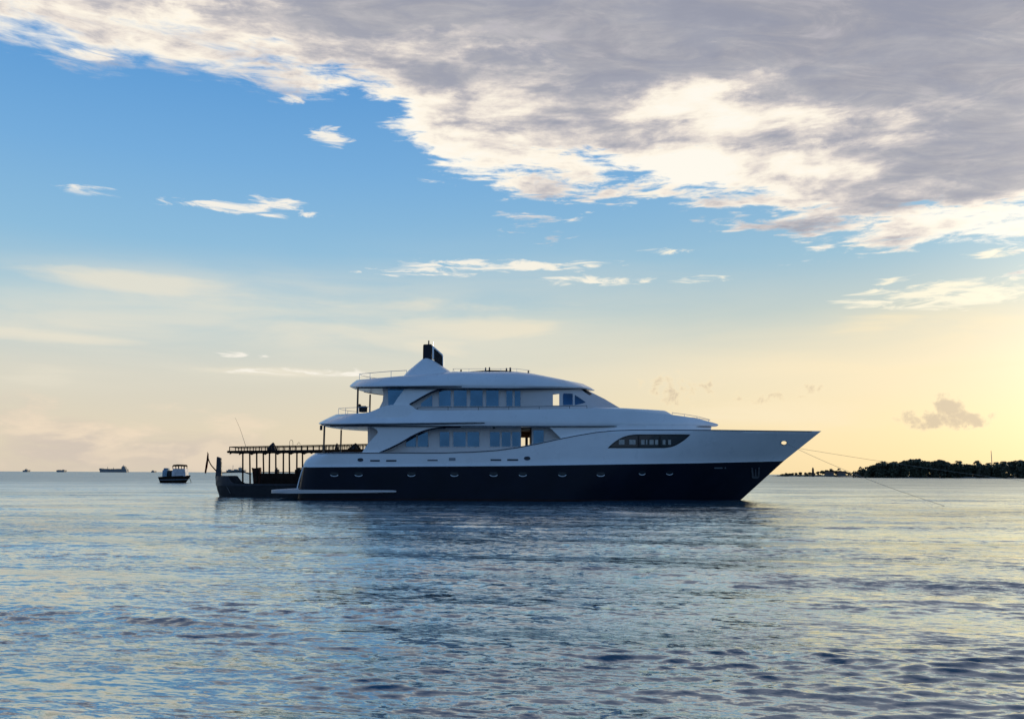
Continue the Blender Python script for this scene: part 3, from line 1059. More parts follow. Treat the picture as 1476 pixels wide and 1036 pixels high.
patch(bm, [(837.5, 560.8), (842, 561.4), (848, 564.2), (853, 568.2), (849.5, 569.3), (843.5, 565.6)], H2, 0.03)
obj('windscreen', bm, M['black'], yacht)
wing2 = [(566, 584.5), (573, 573), (580, 563.5), (582.5, 560.5), (580, 558.5), (580, 556.5), (668, 556.5), (668, 558.2)] + \
    curve_pts([(652, 558.4), (638, 559.8), (625, 563.6), (612, 570), (600, 577), (589, 584.5)], 4)
for s in (-1, 1):
    bm = bmesh.new()
    y0 = YC + s * 3.5
    pts = [P(x, y, YC - 3.5) for x, y in wing2]
    f = [bm.verts.new((p.x, y0 - s * 0.25 * max(0, min(1, (p.z - 7.3) / 1.4)), p.z)) for p in pts]
    k = [bm.verts.new((v.co.x, v.co.y - s * 0.16, v.co.z)) for v in f]
    bm.faces.new(f)
    bm.faces.new(list(reversed(k)))
    for i in range(len(f)):
        bm.faces.new((f[i], k[i], k[(i + 1) % len(f)], f[(i + 1) % len(f)]))
    obj('side_wing', bm, M['white'], yacht)

# top roof
ridge2 = lambda px: 0.30 * max(0.0, min(1.0, (672 - px) / 110.0))
PR = lambda B: plan(B, 2.8, 0.0, 6.5, 0.0, 2.0, 2.3)
rows = [row_points([(513, 560.0), (832, 560.0)], PR(3.25), YC, 110),
        row_points([(509, 559.0), (560, 558.8), (846, 560.4)], PR(3.54), YC, 110),
        row_points([(506, 558.4), (560, 557.8), (670, 556.8), (800, 558.0), (838, 559.2), (855, 563.2)], PR(3.58), YC, 110),
        row_points([(503.5, 557.0), (560, 556.2), (670, 555.2), (800, 556.8), (838, 558.4), (857, 563.0)], PR(3.60), YC, 110, extra=ridge2),
        row_points([(504.5, 555.4), (560, 554.4), (670, 553.2), (800, 554.6), (838, 556.8), (857, 562.0)], PR(3.58), YC, 110, extra=ridge2),
        row_points([(508, 552), (560, 549.6), (670, 547), (745, 547.4), (800, 551), (838, 556), (855, 561)], PR(3.45), YC, 110, side=3.45),
        row_points([(514, 547.6), (560, 543.8), (600, 541.6), (660, 538.8), (745, 539.6), (780, 543), (815, 548.5), (852, 559)], PR(3.0), YC, 110, side=3.0),
        row_points([(530, 546.0), (580, 541.6), (655, 535.4), (745, 535.6), (766, 538), (800, 544.6), (840, 553)], plan(1.9, 2.5, 0.0, 5.5, 0.0, 2, 2.2), YC, 110, side=1.9)]
bm = bmesh.new()
shell(bm, rows, YC)
obj('top_roof', bm, M['white'], yacht, 40)
roof_edge = rows[6]
for rr_, lo_, hi_ in ((rows[2], 506, 668), (rows[1], 512, 842)):  # shadow line under the roof edge, drawn as dark tubes
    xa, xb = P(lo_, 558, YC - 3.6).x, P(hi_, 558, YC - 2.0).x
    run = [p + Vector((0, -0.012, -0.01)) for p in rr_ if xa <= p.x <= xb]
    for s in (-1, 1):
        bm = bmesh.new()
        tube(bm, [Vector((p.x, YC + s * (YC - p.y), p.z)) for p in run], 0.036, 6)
        obj('shade_strip', bm, M['shade_line'], yacht)
# funnel base and the two navy fins on it
bm = bmesh.new()
fb = lambda x0, x1, y, B: row_points([(x0, y), (x1, y)], plan(B, 0.5, B * 0.55, 0.5, B * 0.55), YC, 24)
shell(bm, [fb(574, 664, 545.5, 1.9), fb(580.5, 657, 543, 1.8), fb(589, 647, 533.8, 1.5), fb(609, 621.5, 517.2, 0.62), fb(609.8, 620.5, 516.2, 0.55)], YC)
obj('funnel_base', bm, M['white'], yacht, 25)
bm = bmesh.new()
prism(bm, [(609.4, 520.5), (609.8, 497.6), (610.6, 496.2), (621.6, 495.8), (622.6, 497.0), (621.6, 520.5)], YC - 0.5, YC + 0.5)
bmesh.ops.bevel(bm, geom=[e for e in bm.edges], offset=0.03, segments=2, affect='EDGES')
obj('funnel', bm, M['navy'], yacht)
bm = bmesh.new()
prism(bm, [(626.0, 520.5), (625.6, 503.6), (627, 503.2), (636.4, 511.6), (637.6, 513.6), (638, 529), (632, 525)], YC - 0.45, YC + 0.45)
obj('funnel_fin', bm, M['dark'], yacht)
bm = bmesh.new()
prism(bm, [(623.0, 516.6), (623.2, 499.0), (623.6, 497.8), (638, 510.4), (638.8, 513.5), (638.9, 528), (638.05, 527.5), (637.65, 513.6), (636.5, 511.4), (627, 503.0), (625.5, 503.2), (625.4, 517.6)], YC - 0.5, YC + 0.5)
obj('funnel_cowl', bm, M['white'], yacht)
bm = bmesh.new()
p = P(618, 496.2, YC)
tube(bm, [(p.x, YC, p.z - 0.3), (p.x, YC, p.z + 0.16), (p.x, YC, p.z + 0.18), (p.x, YC, p.z + 0.32)], 0.06, 8)
obj('mast_lamp', bm, M['slot'], yacht)
bm = bmesh.new()
p = P(624.5, 499, YC)
tube(bm, [(p.x, YC, p.z - 0.2), (p.x, YC, p.z + 0.35)], 0.012, 5)
obj('whip_aerial', bm, M['steel'], yacht)


def rail(name, path, height, every, r=0.02, mids=0, parent=yacht, mat='steel', lean=0.0, dz0=0.0):
    """a rail over a path of deck points: top bar, middle bars and stanchions"""
    path = [Vector(p) for p in path]
    bm = bmesh.new()
    up = [p + Vector((0, 0, height)) for p in path]
    tube(bm, up, r, 6)
    for k in range(mids):
        tube(bm, [p + Vector((0, 0, height * (k + 1) / (mids + 1))) for p in path], r * 0.7, 5)
    acc = every
    for i, p in enumerate(path):
        if i:
            acc += (p - path[i - 1]).length
        if acc >= every or i == len(path) - 1:
            acc = 0
            tube(bm, [p + Vector((0, 0, dz0)), p + Vector((lean, 0, height))], r, 6)
    return obj(name, bm, M[mat], parent)


def around(rowpts, px_max, inset=0.12, lift=0.0, xmin=None):
    """the part of a deck edge aft of px_max, run round the stern to the other side"""
    xm = P(px_max, 600, rowpts[len(rowpts) // 2].y).x
    near = [p for p in rowpts if p.x <= xm and (YC - p.y) > 0.25 and (xmin is None or p.x >= xmin)]
    near = [Vector((p.x + inset * 0.6, p.y + inset, p.z + lift)) for p in near]
    far = [Vector((p.x, 2 * YC - p.y, p.z)) for p in near]
    return list(reversed(far)) + near


rail('roof_rail', around(roof_edge, 583, 0.2), 0.52, 1.9, 0.024)
rail('aft_rail', around(band_top, 530, 0.15), 0.50, 1.5, 0.02)
fp = [p for p in band_top if p.x >= P(968, 600, 71.5).x and (YC - p.y) > 0.2]
fpn = [Vector((p.x - 0.08, p.y + 0.12, p.z)) for p in fp]
rail('fore_rail', fpn + [Vector((p.x, 2 * YC - p.y, p.z)) for p in reversed(fpn)], 0.2, 1.2, 0.02)
for s in (-1, 1):
    pts = []
    for x in np.linspace(602, 846, 40):
        q = P(x, interp([(600, 591.4), (740, 590.6), (846, 588.8)], x), YC - 3.6)
        pts.append(Vector((q.x, YC + s * 3.6, q.z)))
    rail('side_rail', pts, 0.24, 2.4, 0.022, mat='slot')
pth = []
for x in np.linspace(653, 764, 30):
    q = P(x, interp([(653, 536), (745, 536), (766, 539)], x), YC - 1.7)
    pth.append(Vector((q.x, YC - 1.7, q.z)))
loop = pth + [Vector((p.x, 2 * YC - p.y, p.z)) for p in reversed(pth)]
rail('sundeck_rail', loop + [loop[0]], 0.27, 1.3, 0.014)
# pillars under the aft overhangs
for name, px, y0, y1, b in (('deck_pillar', 466.5, 652.5, 613.5, 3.5), ('deck_pillar', 515, 596.5, 559, 3.1)):
    p0, p1 = P(px, y0, YC - b), P(px, y1, YC - b)
    for s in (-1, 1):
        bm = bmesh.new()
        tube(bm, [(p0.x, YC + s * b, p0.z - 0.1), (p0.x, YC + s * b, p1.z + 0.02)], 0.075, 10)
        obj(name, bm, M['brass'], yacht)
# stern light on the aft tip and lamp under the soffit
bm = bmesh.new()
p = P(463, 614.6, YC)
tube(bm, [(p.x, YC, p.z + 0.1), (p.x, YC, p.z - 0.12), (p.x, YC, p.z - 0.14), (p.x, YC, p.z - 0.30)], 0.11, 10)
obj('stern_light', bm, M['slot'], yacht)
# swim platform wrapping the stern
bm = bmesh.new()
pp = plan(4.2, 1.2, 3.2, 2.2, 3.9, 2, 1.5)
shell(bm, [row_points([(393, 711.2), (568, 709.6)], pp, YC, 50), row_points([(391, 710.4), (571, 708.9)], pp, YC, 50), row_points([(391, 706.2), (571, 707.2)], pp, YC, 50), row_points([(393, 705.4), (568, 706.4)], pp, YC, 50)], YC)
obj('swim_platform', bm, M['wall'], yacht)
# stern quarter moulding, lit edge
bm = bmesh.new()
tube(bm, [P(428 + (437 - 428) * v ** 1.2, 706 + (673 - 706) * v, YC - 3.55) for v in np.linspace(0, 1, 8)], 0.05, 6)
obj('stern_moulding', bm, M['white'], yacht)
# roof fittings on the sun deck
bm = bmesh.new()
sp_ = [(668, 536.8), (680, 535.2), (705, 533.6), (730, 534.2), (748, 536.4)]
shell(bm, [row_points(sp_, plan(1.2, 1, 0.5, 1, 0.5), YC, 30), row_points([(x, y - 0.2) for x, y in sp_], plan(1.1, 1, 0.4, 1, 0.4), YC, 30)], YC)
obj('sun_awning', bm, M['dark'], yacht)
for x, yb, yt, w in ((664.5, 537, 532.6, 1.4), (700, 535, 529.6, 1.1), (705.5, 535, 529.2, 1.2), (730, 536, 530.4, 1.3), (735.5, 536, 529.6, 1.5), (761.5, 539, 533.6, 1.2)):
    bm = bmesh.new()
    p = P(x, yb, YC - 0.8)
    t = P(x, yt, YC - 0.8)
    tube(bm, [(p.x, YC - 0.8, p.z - 0.1), (p.x, YC - 0.8, t.z - 0.1), (p.x, YC - 0.8, t.z)], w * 0.055, 10, w * 0.045)
    obj('roof_fitting', bm, M['dark'], yacht)

# things standing on the decks
bm = bmesh.new()
p = P(523.5, 596.5, YC - 1.5)
dk = P(523.5, 597, YC - 3.7).z
deck_z = band_top[40].z
box(bm, (p.x - 0.30, YC - 1.9, deck_z), (p.x + 0.30, YC - 1.3, deck_z + 0.32), 0.04)
box(bm, (p.x - 0.34, YC - 1.9, deck_z + 0.30), (p.x - 0.22, YC - 1.3, deck_z + 0.62), 0.03)
box(bm, (p.x - 0.30, YC - 1.98, deck_z + 0.32), (p.x + 0.30, YC - 1.88, deck_z + 0.46), 0.03)
box(bm, (p.x - 0.30, YC - 1.32, deck_z + 0.32), (p.x + 0.30, YC - 1.22, deck_z + 0.46), 0.03)
tag(obj('deck_armchair', bm, M['dark']), 'low dark armchair on the open aft end of the upper deck', 'armchair')

# ------------------------------------------------------------------ mooring lines from the bow


def sag_line(a, b, sag, n=40):
    return [a.lerp(b, t) - Vector((0, 0, sag * 4 * t * (1 - t))) for t in np.linspace(0, 1, n)]


hs = h0 + Vector((0.15, -0.04, -0.05))
bm = bmesh.new()
e = P(1372, 728, 62.5)
tube(bm, sag_line(hs, Vector((e.x, e.y, -0.15)), 0.30), 0.0125, 6)
tag(obj('mooring_line', bm, M['rope']), 'steeper mooring line running from the bow down into the water nearby', 'rope', 'mooring lines at the bow')
bm = bmesh.new()
hf = Vector((h0.x + 0.25, 2 * YC - h0.y + 0.05, h0.z - 0.1))
e = P(1760, 716, 84.0)
tube(bm, sag_line(hf, Vector((e.x, e.y, -0.15)), 0.45, 60), 0.0125, 6)
tag(obj('mooring_line', bm, M['rope']), 'flatter mooring line running from the bow across toward the tree island', 'rope', 'mooring lines at the bow')

# ------------------------------------------------------------------ the wooden boat moored behind the stern
YD = 80.4
dh = thing('wooden_boat', (-21.0, YD, 0.0), 'dark wooden passenger boat with a railed flat roof moored behind the yacht stern', 'boat')
pd = plan(1.75, 3.0, 0.08, 3.0, 0.4, 2.0, 2.0)
TOPD = [(311, 686), (320, 685.4), (328.5, 685.4), (331, 690), (333.5, 694), (338, 696.6), (345, 697.2), (560, 697.2)]
bm = bmesh.new()
dr = lambda poly: row_points(poly, pd, YD, 90, level=False)
shell(bm, [dr([(318, 719), (552, 719)]), dr([(315.5, 713), (556, 713)]), dr([(313.2, 706), (558, 706)]), dr([(311.8, 699.6), (560, 699.6)])], YD)
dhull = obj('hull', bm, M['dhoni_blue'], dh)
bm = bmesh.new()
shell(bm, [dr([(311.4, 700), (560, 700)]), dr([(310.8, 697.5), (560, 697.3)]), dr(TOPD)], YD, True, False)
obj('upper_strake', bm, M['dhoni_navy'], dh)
bm = bmesh.new()
prism(bm, [(312.2, 658.4), (313.4, 658.0), (318.6, 660.2), (318.8, 666), (318.6, 684), (320.6, 690), (319.6, 703), (314.0, 703), (311.0, 696), (310.2, 687), (311.4, 676)], YD - 0.12, YD + 0.12)
bmesh.ops.bevel(bm, geom=bm.edges[:], offset=0.02, segments=1, affect='EDGES')
obj('stern_post', bm, M['dhoni_navy'], dh)
# roof, its rail, edge board and posts
bm = bmesh.new()
pr = plan(1.45, 0.2, 1.3, 0.2, 1.3)
shell(bm, [row_points([(328, 652.6), (548, 650.8)], pr, YD, 30), row_points([(327, 651.6), (549, 649.6)], pr, YD, 30), row_points([(327, 650.0), (549, 647.6)], pr, YD, 30), row_points([(329, 649.2), (547, 646.8)], pr, YD, 30)], YD)
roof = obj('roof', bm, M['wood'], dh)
posts = [350, 370, 388.5, 408.5, 428, 449, 470, 492, 514, 536]
bm = bmesh.new()
for s in (-1, 1):
    yy = YD + s * 1.38
    edge = []
    allp = [331] + posts + [546]
    for a, b in zip(allp, allp[1:]):
        for t in np.linspace(0, 1, 9)[:-1]:
            edge.append((a + (b - a) * t, 652.4 - (a + (b - a) * t - 328) * 0.008 + 2.6 * abs(2 * t - 1) ** 3))
    up = [P(x, 650.8 - (x - 328) * 0.008, YD - 1.38) for x, _ in edge]
    dn = [P(x, y, YD - 1.38) for x, y in edge]
    ft = [bm.verts.new((p.x, yy, p.z)) for p in up]
    fd = [bm.verts.new((p.x, yy, p.z)) for p in dn]
    kt = [bm.verts.new((p.x, yy - s * 0.05, p.z)) for p in up]
    kd = [bm.verts.new((p.x, yy - s * 0.05, p.z)) for p in dn]
    for i in range(len(edge) - 1):
        bm.faces.new((ft[i], ft[i + 1], fd[i + 1], fd[i]))
        bm.faces.new((kt[i], kd[i], kd[i + 1], kt[i + 1]))
        bm.faces.new((fd[i], fd[i + 1], kd[i + 1], kd[i]))
obj('scalloped_edge', bm, M['wood'], roof)
bm = bmesh.new()
rail_top = lambda x: interp([(331, 644.0), (420, 642.4), (548, 639.6)], x)
for s in (-1, 1):
    yy = YD + s * 1.3
    q = [P(x, rail_top(x), YD - 1.3) for x in np.linspace(331, 546, 40)]
    tube(bm, [(p.x, yy, p.z) for p in q], 0.045, 6)
    tube(bm, [(p.x, yy, p.z - 0.17) for p in q[:1] + q[-1:]], 0.015, 5)
    x = 331.0
    while x < 546:
        p = P(x, rail_top(x), YD - 1.3)
        w = P(x, 649.6 - (x - 328) * 0.008, YD - 1.3)
        tube(bm, [(p.x, yy, p.z), (p.x, yy, w.z)], 0.04, 6)
        x += 8.6 if x < 455 else 5.2
for x in (331, 546):
    p = P(x, rail_top(x), YD - 1.3)
    tube(bm, [(p.x, YD - 1.3, p.z), (p.x, YD + 1.3, p.z)], 0.045, 6)
obj('roof_rail', bm, M['wood'], roof)
for x in posts:
    if x > 440:
        continue
    p0, p1 = P(x + RNG.uniform(-0.5, 0.5), 699, YD - 1.05), P(x, 650.8, YD - 1.05)
    for s in (-1, 1):
        bm = bmesh.new()
        tube(bm, [(p0.x + s * 0.02, YD + s * 1.05, p0.z), (p1.x, YD + s * 1.05, p1.z)], 0.08, 8, 0.07)
        obj('post', bm, M['wood'], dh)
# low cabin side, engine box and bench gear inside
bm = bmesh.new()
pc = plan(1.25, 0.3, 1.0, 0.3, 1.0)
shell(bm, [row_points([(374, 699), (556, 699)], pc, YD, 30), row_points([(376, 684), (556, 684)], pc, YD, 30), row_points([(377, 681.8), (556, 681.8)], pc, YD, 30)], YD)
cab = obj('cabin_side', bm, M['wood'], dh)
bm = bmesh.new()
for s in (-1, 1):
    q = [P(x, 680.2, YD - 1.15) for x in (377, 400, 430, 470, 550)]
    tube(bm, [(p.x, YD + s * 1.15, p.z) for p in q], 0.03, 6)
obj('hand_rail', bm, M['wood'], dh)
bm = bmesh.new()
prism(bm, [(362.4, 673.6), (364.2, 675.2), (369, 674.4), (374.6, 673.4), (375.2, 698), (365, 698), (364.6, 684)], YD - 1.0, YD - 0.5)
bmesh.ops.bevel(bm, geom=bm.edges[:], offset=0.03, segments=1, affect='EDGES')
obj('bulkhead', bm, M['wood_red'], dh)
for nm, lst in (('engine_cover', ((395.5, 676.2, 400.5, 682, 0.3), (396.8, 673.6, 399.2, 677, 0.15))), ('stowed_gear', ((424.5, 676.4, 437, 682, 0.5), (428, 673.6, 433, 677, 0.4))), ('gear_locker', ((440, 675.5, 452, 682, 0.5),))):
    bm = bmesh.new()
    for x0, y0, x1, y1, dy in lst:
        pbox(bm, x0, y0, x1, y1, YD - dy, YD + dy, 0.08)
    obj(nm, bm, M['dark'], dh)
bm = bmesh.new()
q = [P(x, y, YD - 0.3) for x, y in curve_pts([(318, 681), (330, 680.4), (343, 679), (352, 680.2), (362, 683.6)], 5)]
tube(bm, q, 0.055, 6)
obj('tiller', bm, M['wood'], dh)
bm = bmesh.new()
q = [P(x, y, YD - 1.0 - 0.5 * (x - 320) / 13) for x, y in ((320.4, 688.6), (324, 696), (328, 703.5), (332, 711))]
tube(bm, q, 0.028, 6)
obj('rope', bm, M['plaster'], dh)
bm = bmesh.new()
q = [P(x, y, YD - 0.6) for x, y in curve_pts([(355, 646), (352, 636), (346, 618), (339, 602)], 4)]
tube(bm, q, 0.022, 5, 0.008)
obj('whip_aerial', bm, M['slot'], dh)
bm = bmesh.new()
q = [P(x, y, YD) for x, y in curve_pts([(418, 648), (417.4, 637.5), (418.6, 634.6), (421, 634.4), (422.2, 637.5), (422, 648)], 4)]
tube(bm, q, 0.02, 5)
q = [P(x, y, YD) for x, y in ((428, 640.5), (431, 637), (433, 640))]
tube(bm, q, 0.02, 5)
obj('ladder_hoop', bm, M['slot'], dh)
bm = bmesh.new()
q = [P(x, y, YD) for x, y in curve_pts([(313, 679.5), (308.5, 675), (304, 669.5), (300.8, 662.5), (299.6, 655), (299.0, 651.4)], 4)]
tube(bm, q, 0.06, 6, 0.03)
obj('flag_staff', bm, M['wood'], dh)
# the drooping flag
bm = bmesh.new()
rowsf = []
for i, t in enumerate(np.linspace(0, 1, 16)):
    a = P(299.3 - 0.2 * t, 653.5 + 8 * t, YD)
    r_ = []
    for k, u in enumerate(np.linspace(0, 1, 8)):
        w_ = 3.6 * min(1.0, 0.25 + 2.2 * t) * (1 - 0.45 * max(0.0, t - 0.7) / 0.3)
        x = 299.4 - 3.4 * t + w_ * (u - 0.35)
        p = P(x, 653 + 30.0 * t - 2.2 * (1 - u) * t, YD)
        r_.append(bm.verts.new((p.x, YD + 0.16 * math.sin(u * 9 + t * 3), p.z)))
    rowsf.append(r_)
for a, b in zip(rowsf, rowsf[1:]):
    for k in range(7):
        bm.faces.new((a[k], a[k + 1], b[k + 1], b[k]))
bmesh.ops.solidify(bm, geom=bm.faces[:], thickness=0.02)
tag(obj('flag', bm, M['flag']), 'limp dark red flag drooping from the curved staff of the wooden boat', 'flag')
# bundles on its roof
for (x, ytop, ybase, w, h, lab) in ((393, 637.6, 648.8, 7, 0, 'dark peaked bundle lying on the wooden boat roof left of the yacht'), (512, 638.4, 648.2, 9, 1, 'wide dark bundle on the wooden boat roof seen through the aft deck'),
                                    (485.5, 638.6, 648.4, 3.0, 2, 'narrow dark bundle on the wooden boat roof beside the far deck pillar')):
    bm = bmesh.new()
    bmesh.ops.create_icosphere(bm, subdivisions=4, radius=1.0)
    c = P(x, ybase, YD - 0.4)
    hgt = P(x, ytop, YD - 0.4).z - c.z
    wd = w * YD / F
    for v in bm.verts:
        n = v.co.normalized()
        k = 1 + 0.16 * math.sin(5 * n.x + h) + 0.12 * math.sin(7 * n.y + 3 * n.z + h * 2)
        pk = max(0.0, n.z)
        sh = 1 - 0.55 * pk if h != 2 else 1 - 0.2 * pk
        v.co = Vector((c.x + n.x * wd * k * sh, YD - 0.4 + n.y * 0.45 * k * sh, c.z + max(-0.02, n.z * hgt * (0.88 + 0.12 * k))))
    tag(obj('bundle', bm, M['dark']), lab, 'bundle', 'bundles on the wooden boat roof')

# ------------------------------------------------------------------ small cabin boat on the left
YB = 178.0
sb = thing('cabin_boat', (P(250, 695, YB).x, YB, 0.0), 'small dark hulled cabin boat with a white wheelhouse floating on the open water', 'boat')
pb = plan(1.1, 0.6, 0.8, 2.8, 0.0, 2, 2)
br = lambda poly: row_points(poly, pb, YB, 50, level=False)
bm = bmesh.new()
shell(bm, [br([(232, 699), (266, 699)]), br([(230.4, 695.4), (268, 695.4)]), br([(229, 691), (272, 690)]), br([(227.5, 687.6), (275, 685.2)]), br([(228.4, 687.0), (273.8, 684.8)])], YB)
obj('hull', bm, M['wood'], sb)
bm = bmesh.new()
tube(bm, [p + Vector((0, -0.03, 0)) for p in br([(229.4, 691.6), (271.4, 690.8)])[2:-1]], 0.07, 6)
obj('rubbing_strake', bm, M['grey'], sb)
bm = bmesh.new()
prism(bm, [(247.4, 687), (247.6, 680), (249.6, 675.2), (266.2, 675.2), (267, 679), (267.6, 686)], YB - 0.85, YB + 0.85)
wh = obj('wheelhouse', bm, M['cabin'], sb)
bm = bmesh.new()
prism(bm, [(247.8, 672.0), (249.6, 669.6), (256, 669.0), (264.2, 669.4), (265.6, 672.2), (256, 671.6)], YB - 1.0, YB + 1.0)
bmesh.ops.bevel(bm, geom=bm.edges[:], offset=0.03, segments=1, affect='EDGES')
obj('roof', bm, M['wood'], sb)
for x in (249.2, 253.4, 257.2, 261.6, 265.2):
    for s in (-1, 1):
        bm = bmesh.new()
        a, b = P(x, 675.6, YB - 0.82), P(x - 0.1, 671.4, YB - 0.82)
        tube(bm, [(a.x, YB + s * 0.82, a.z), (b.x, YB + s * 0.82, b.z)], 0.07, 6)
        obj('window_post', bm, M['wood'], wh)
bm = bmesh.new()
pbox(bm, 233.4, 677, 240.6, 687, YB - 0.8, YB + 0.8, 0.2)
pbox(bm, 235.5, 674.4, 242, 678, YB - 0.5, YB + 0.5, 0.15)
obj('covered_engine', bm, M['tarp'], sb)
bm = bmesh.new()
pbox(bm, 241, 677.8, 247.6, 687, YB - 0.7, YB + 0.7, 0.15)
obj('engine_box', bm, M['dark'], sb)
bm = bmesh.new()
tube(bm, [P(269, 686, YB), P(269.4, 682.6, YB)], 0.06, 6)
tube(bm, [P(272.6, 686.5, YB - 0.2), P(275.4, 694.6, YB - 0.2), P(276, 698, YB - 0.2)], 0.05, 6)
obj('anchor_rope', bm, M['wood'], sb)

# ------------------------------------------------------------------ ships far off on the horizon
YS = 3200.0


def ship(name, label, hull, blocks, masts, Y, cat='ship', mat='ship', grp='ships on the horizon'):
    xs = [p[0] for p in hull]
    cx = (min(xs) + max(xs)) / 2
    t = thing(name, (P(cx, 680, Y).x, Y, 0.0), label, cat, grp)
    px_m = Y / F
    hb_ = 4.0 * px_m
    bm = bmesh.new()
    prism(bm, hull, Y - hb_, Y + hb_)
    obj('hull', bm, M[mat], t)
    for n, x0, y0, x1, y1, w in blocks:
        bm = bmesh.new()
        pbox(bm, x0, y0, x1, y1, Y - w * px_m, Y + w * px_m, 0.1 * px_m)
        obj(n, bm, M[mat], t)
    for x, y0, y1, r in masts:
        bm = bmesh.new()
        a, b = P(x, y0, Y), P(x, y1, Y)
        tube(bm, [(a.x, Y, a.z), (a.x, Y, b.z)], r * px_m, 6)
        obj('mast', bm, M[mat], t)
    return t


ship('cargo_ship', 'long grey cargo ship, its bridge at the right end, far on the left horizon', [(142.6, 675.0), (145.6, 674.6), (147, 676.2), (174, 676.8), (175, 675.8), (181.4, 675.6), (182.4, 680.6), (144.2, 680.6)],
     [('bridge', 174.8, 672.8, 180.4, 676.4, 3), ('bridge', 176, 671.4, 179.4, 673.2, 2.4), ('hatch_cover', 149, 675.4, 157.5, 677, 3), ('hatch_cover', 159.5, 675.5, 166, 677, 3), ('hatch_cover', 167.5, 675.4, 173, 677, 3)],
     [(155, 677, 672.6, 0.3), (163.5, 677, 673.4, 0.3), (178, 673, 669.6, 0.25)], YS)
ship('small_ship', 'tiny grey ship, the leftmost speck on the horizon', [(32.4, 677.6), (39.6, 677.2), (39, 680), (33, 680)], [('bridge', 35.6, 676.0, 38.6, 678, 1.6)], [(37.5, 677, 674.6, 0.25)], YS)
ship('barge', 'tiny low flat barge, the second speck from the left on the horizon', [(80.6, 677.6), (92.4, 677.4), (92, 680.2), (82, 680.2)], [('bridge', 89.6, 676.6, 91.8, 678, 1.6), ('cargo', 82.6, 677.0, 87.4, 678, 1.6)], [], YS)
ship('small_ship', 'tiny grey ship just left of the cabin boat on the horizon', [(217.6, 678.8), (222.6, 678.6), (222.2, 680.8), (218, 680.8)], [('bridge', 219, 677.6, 221, 679, 1.2)], [], YS)
ship('work_ship', 'hazy grey ship with a thin mast seen behind the wooden boat stern', [(325.6, 677.6), (352.8, 677.0), (352, 681.2), (327, 681.2)],
     [('bridge', 343.5, 673.8, 348.6, 677.6, 2.5), ('cargo', 328.5, 676.2, 333, 678, 2), ('cargo', 337, 676.0, 342, 678, 2)], [(335.6, 678, 670.4, 0.3), (346, 675, 671.6, 0.3)], YS)

# ------------------------------------------------------------------ tree island and low spit on the right
YI, YSP = 650.0, 950.0


def land(name, outline, Y0, Y1, z):
    """a low sandy hump with a sloping shore"""
    bm = bmesh.new()
    x0, x1 = P(outline[0], 684, Y0).x, P(outline[1], 684, Y0).x
    n, k = 70, 8
    g = []
    for i in range(n + 1):
        u = i / n
        x = x0 + (x1 - x0) * u
        endf = min(1.0, u * 14, (1 - u) * 14) ** 0.5
        row_ = []
        for j in range(k + 1):
            v = j / k
            y = Y0 + (Y1 - Y0) * v + 4 * math.sin(u * 23) * (1 - v) + 3 * math.sin(u * 61)
            h = -0.8 + (z + 0.8) * min(1.0, 4.5 * v, 4.5 * (1 - v)) * endf
            row_.append(bm.verts.new((x, y, h)))
        g.append(row_)
    for i in range(n):
        for j in range(k):
            bm.faces.new((g[i][j], g[i + 1][j], g[i + 1][j + 1], g[i][j + 1]))
    o = obj(name, bm, M['sand'])
    o['kind'] = 'structure'


land('island_shore', (1250, 1640), YI - 6, YI + 90, 1.0)
land('spit_shore', (1120, 1262), YSP - 6, YSP + 40, 0.7)


def leaf_cloud(bm, lobes, n, size, rng):
    vs = sum(l[3] * l[4] * l[5] for l in lobes)
    for (cx, cy, cz, rx, ry, rz) in lobes:
        m = max(6, int(n * rx * ry * rz / vs))
        for _ in range(m):
            d = rng.normal(size=3)
            d /= np.linalg.norm(d)
            r = rng.uniform(0.45, 1.08) ** 0.6
            c = Vector((cx + d[0] * rx * r, cy + d[1] * ry * r, cz + d[2] * rz * r))
            s = size * rng.uniform(0.6, 1.4)
            a = Vector(rng.normal(size=3)).normalized()
            b = a.cross(Vector(rng.normal(size=3))).normalized()
            bm.faces.new([bm.verts.new(c + p) for p in (a * s, b * s * 0.6, -a * s, -b * s * 0.6)])


def broad_tree(h, spread, seed):
    rng = np.random.default_rng(seed)
    t = thing('broadleaf_tree', (0, 0, 0), None, None)
    bm = bmesh.new()
    tube(bm, [(0, 0, -0.5), (0.1, 0, h * 0.25), (0.0, 0.1, h * 0.5), (0.15, 0.1, h * 0.78)], 0.32, 8, 0.1)
    for k in range(5):
        a = k * 1.26 + rng.uniform(0, 0.6)
        tube(bm, [(0, 0.05, h * 0.35), (math.cos(a) * spread * 0.35, math.sin(a) * spread * 0.35, h * 0.55), (math.cos(a) * spread * 0.6, math.sin(a) * spread * 0.6, h * 0.68)], 0.13, 6, 0.04)
    obj('trunk', bm, M['bark'], t)
    lobes = []
    for k in range(9):
        a = rng.uniform(0, 6.28)
        rr = spread * rng.uniform(0.1, 0.75)
        lobes.append((math.cos(a) * rr, math.sin(a) * rr, h * rng.uniform(0.45, 0.86), spread * rng.uniform(0.3, 0.5), spread * rng.uniform(0.3, 0.5), h * rng.uniform(0.10, 0.17)))
    lobes.append((0, 0, h * 0.8, spread * 0.5, spread * 0.5, h * 0.18))
    bm = bmesh.new()
    leaf_cloud(bm, lobes, 1500, 0.42, rng)
    obj('crown', bm, M['leaf'], t, recalc=False)
    return t


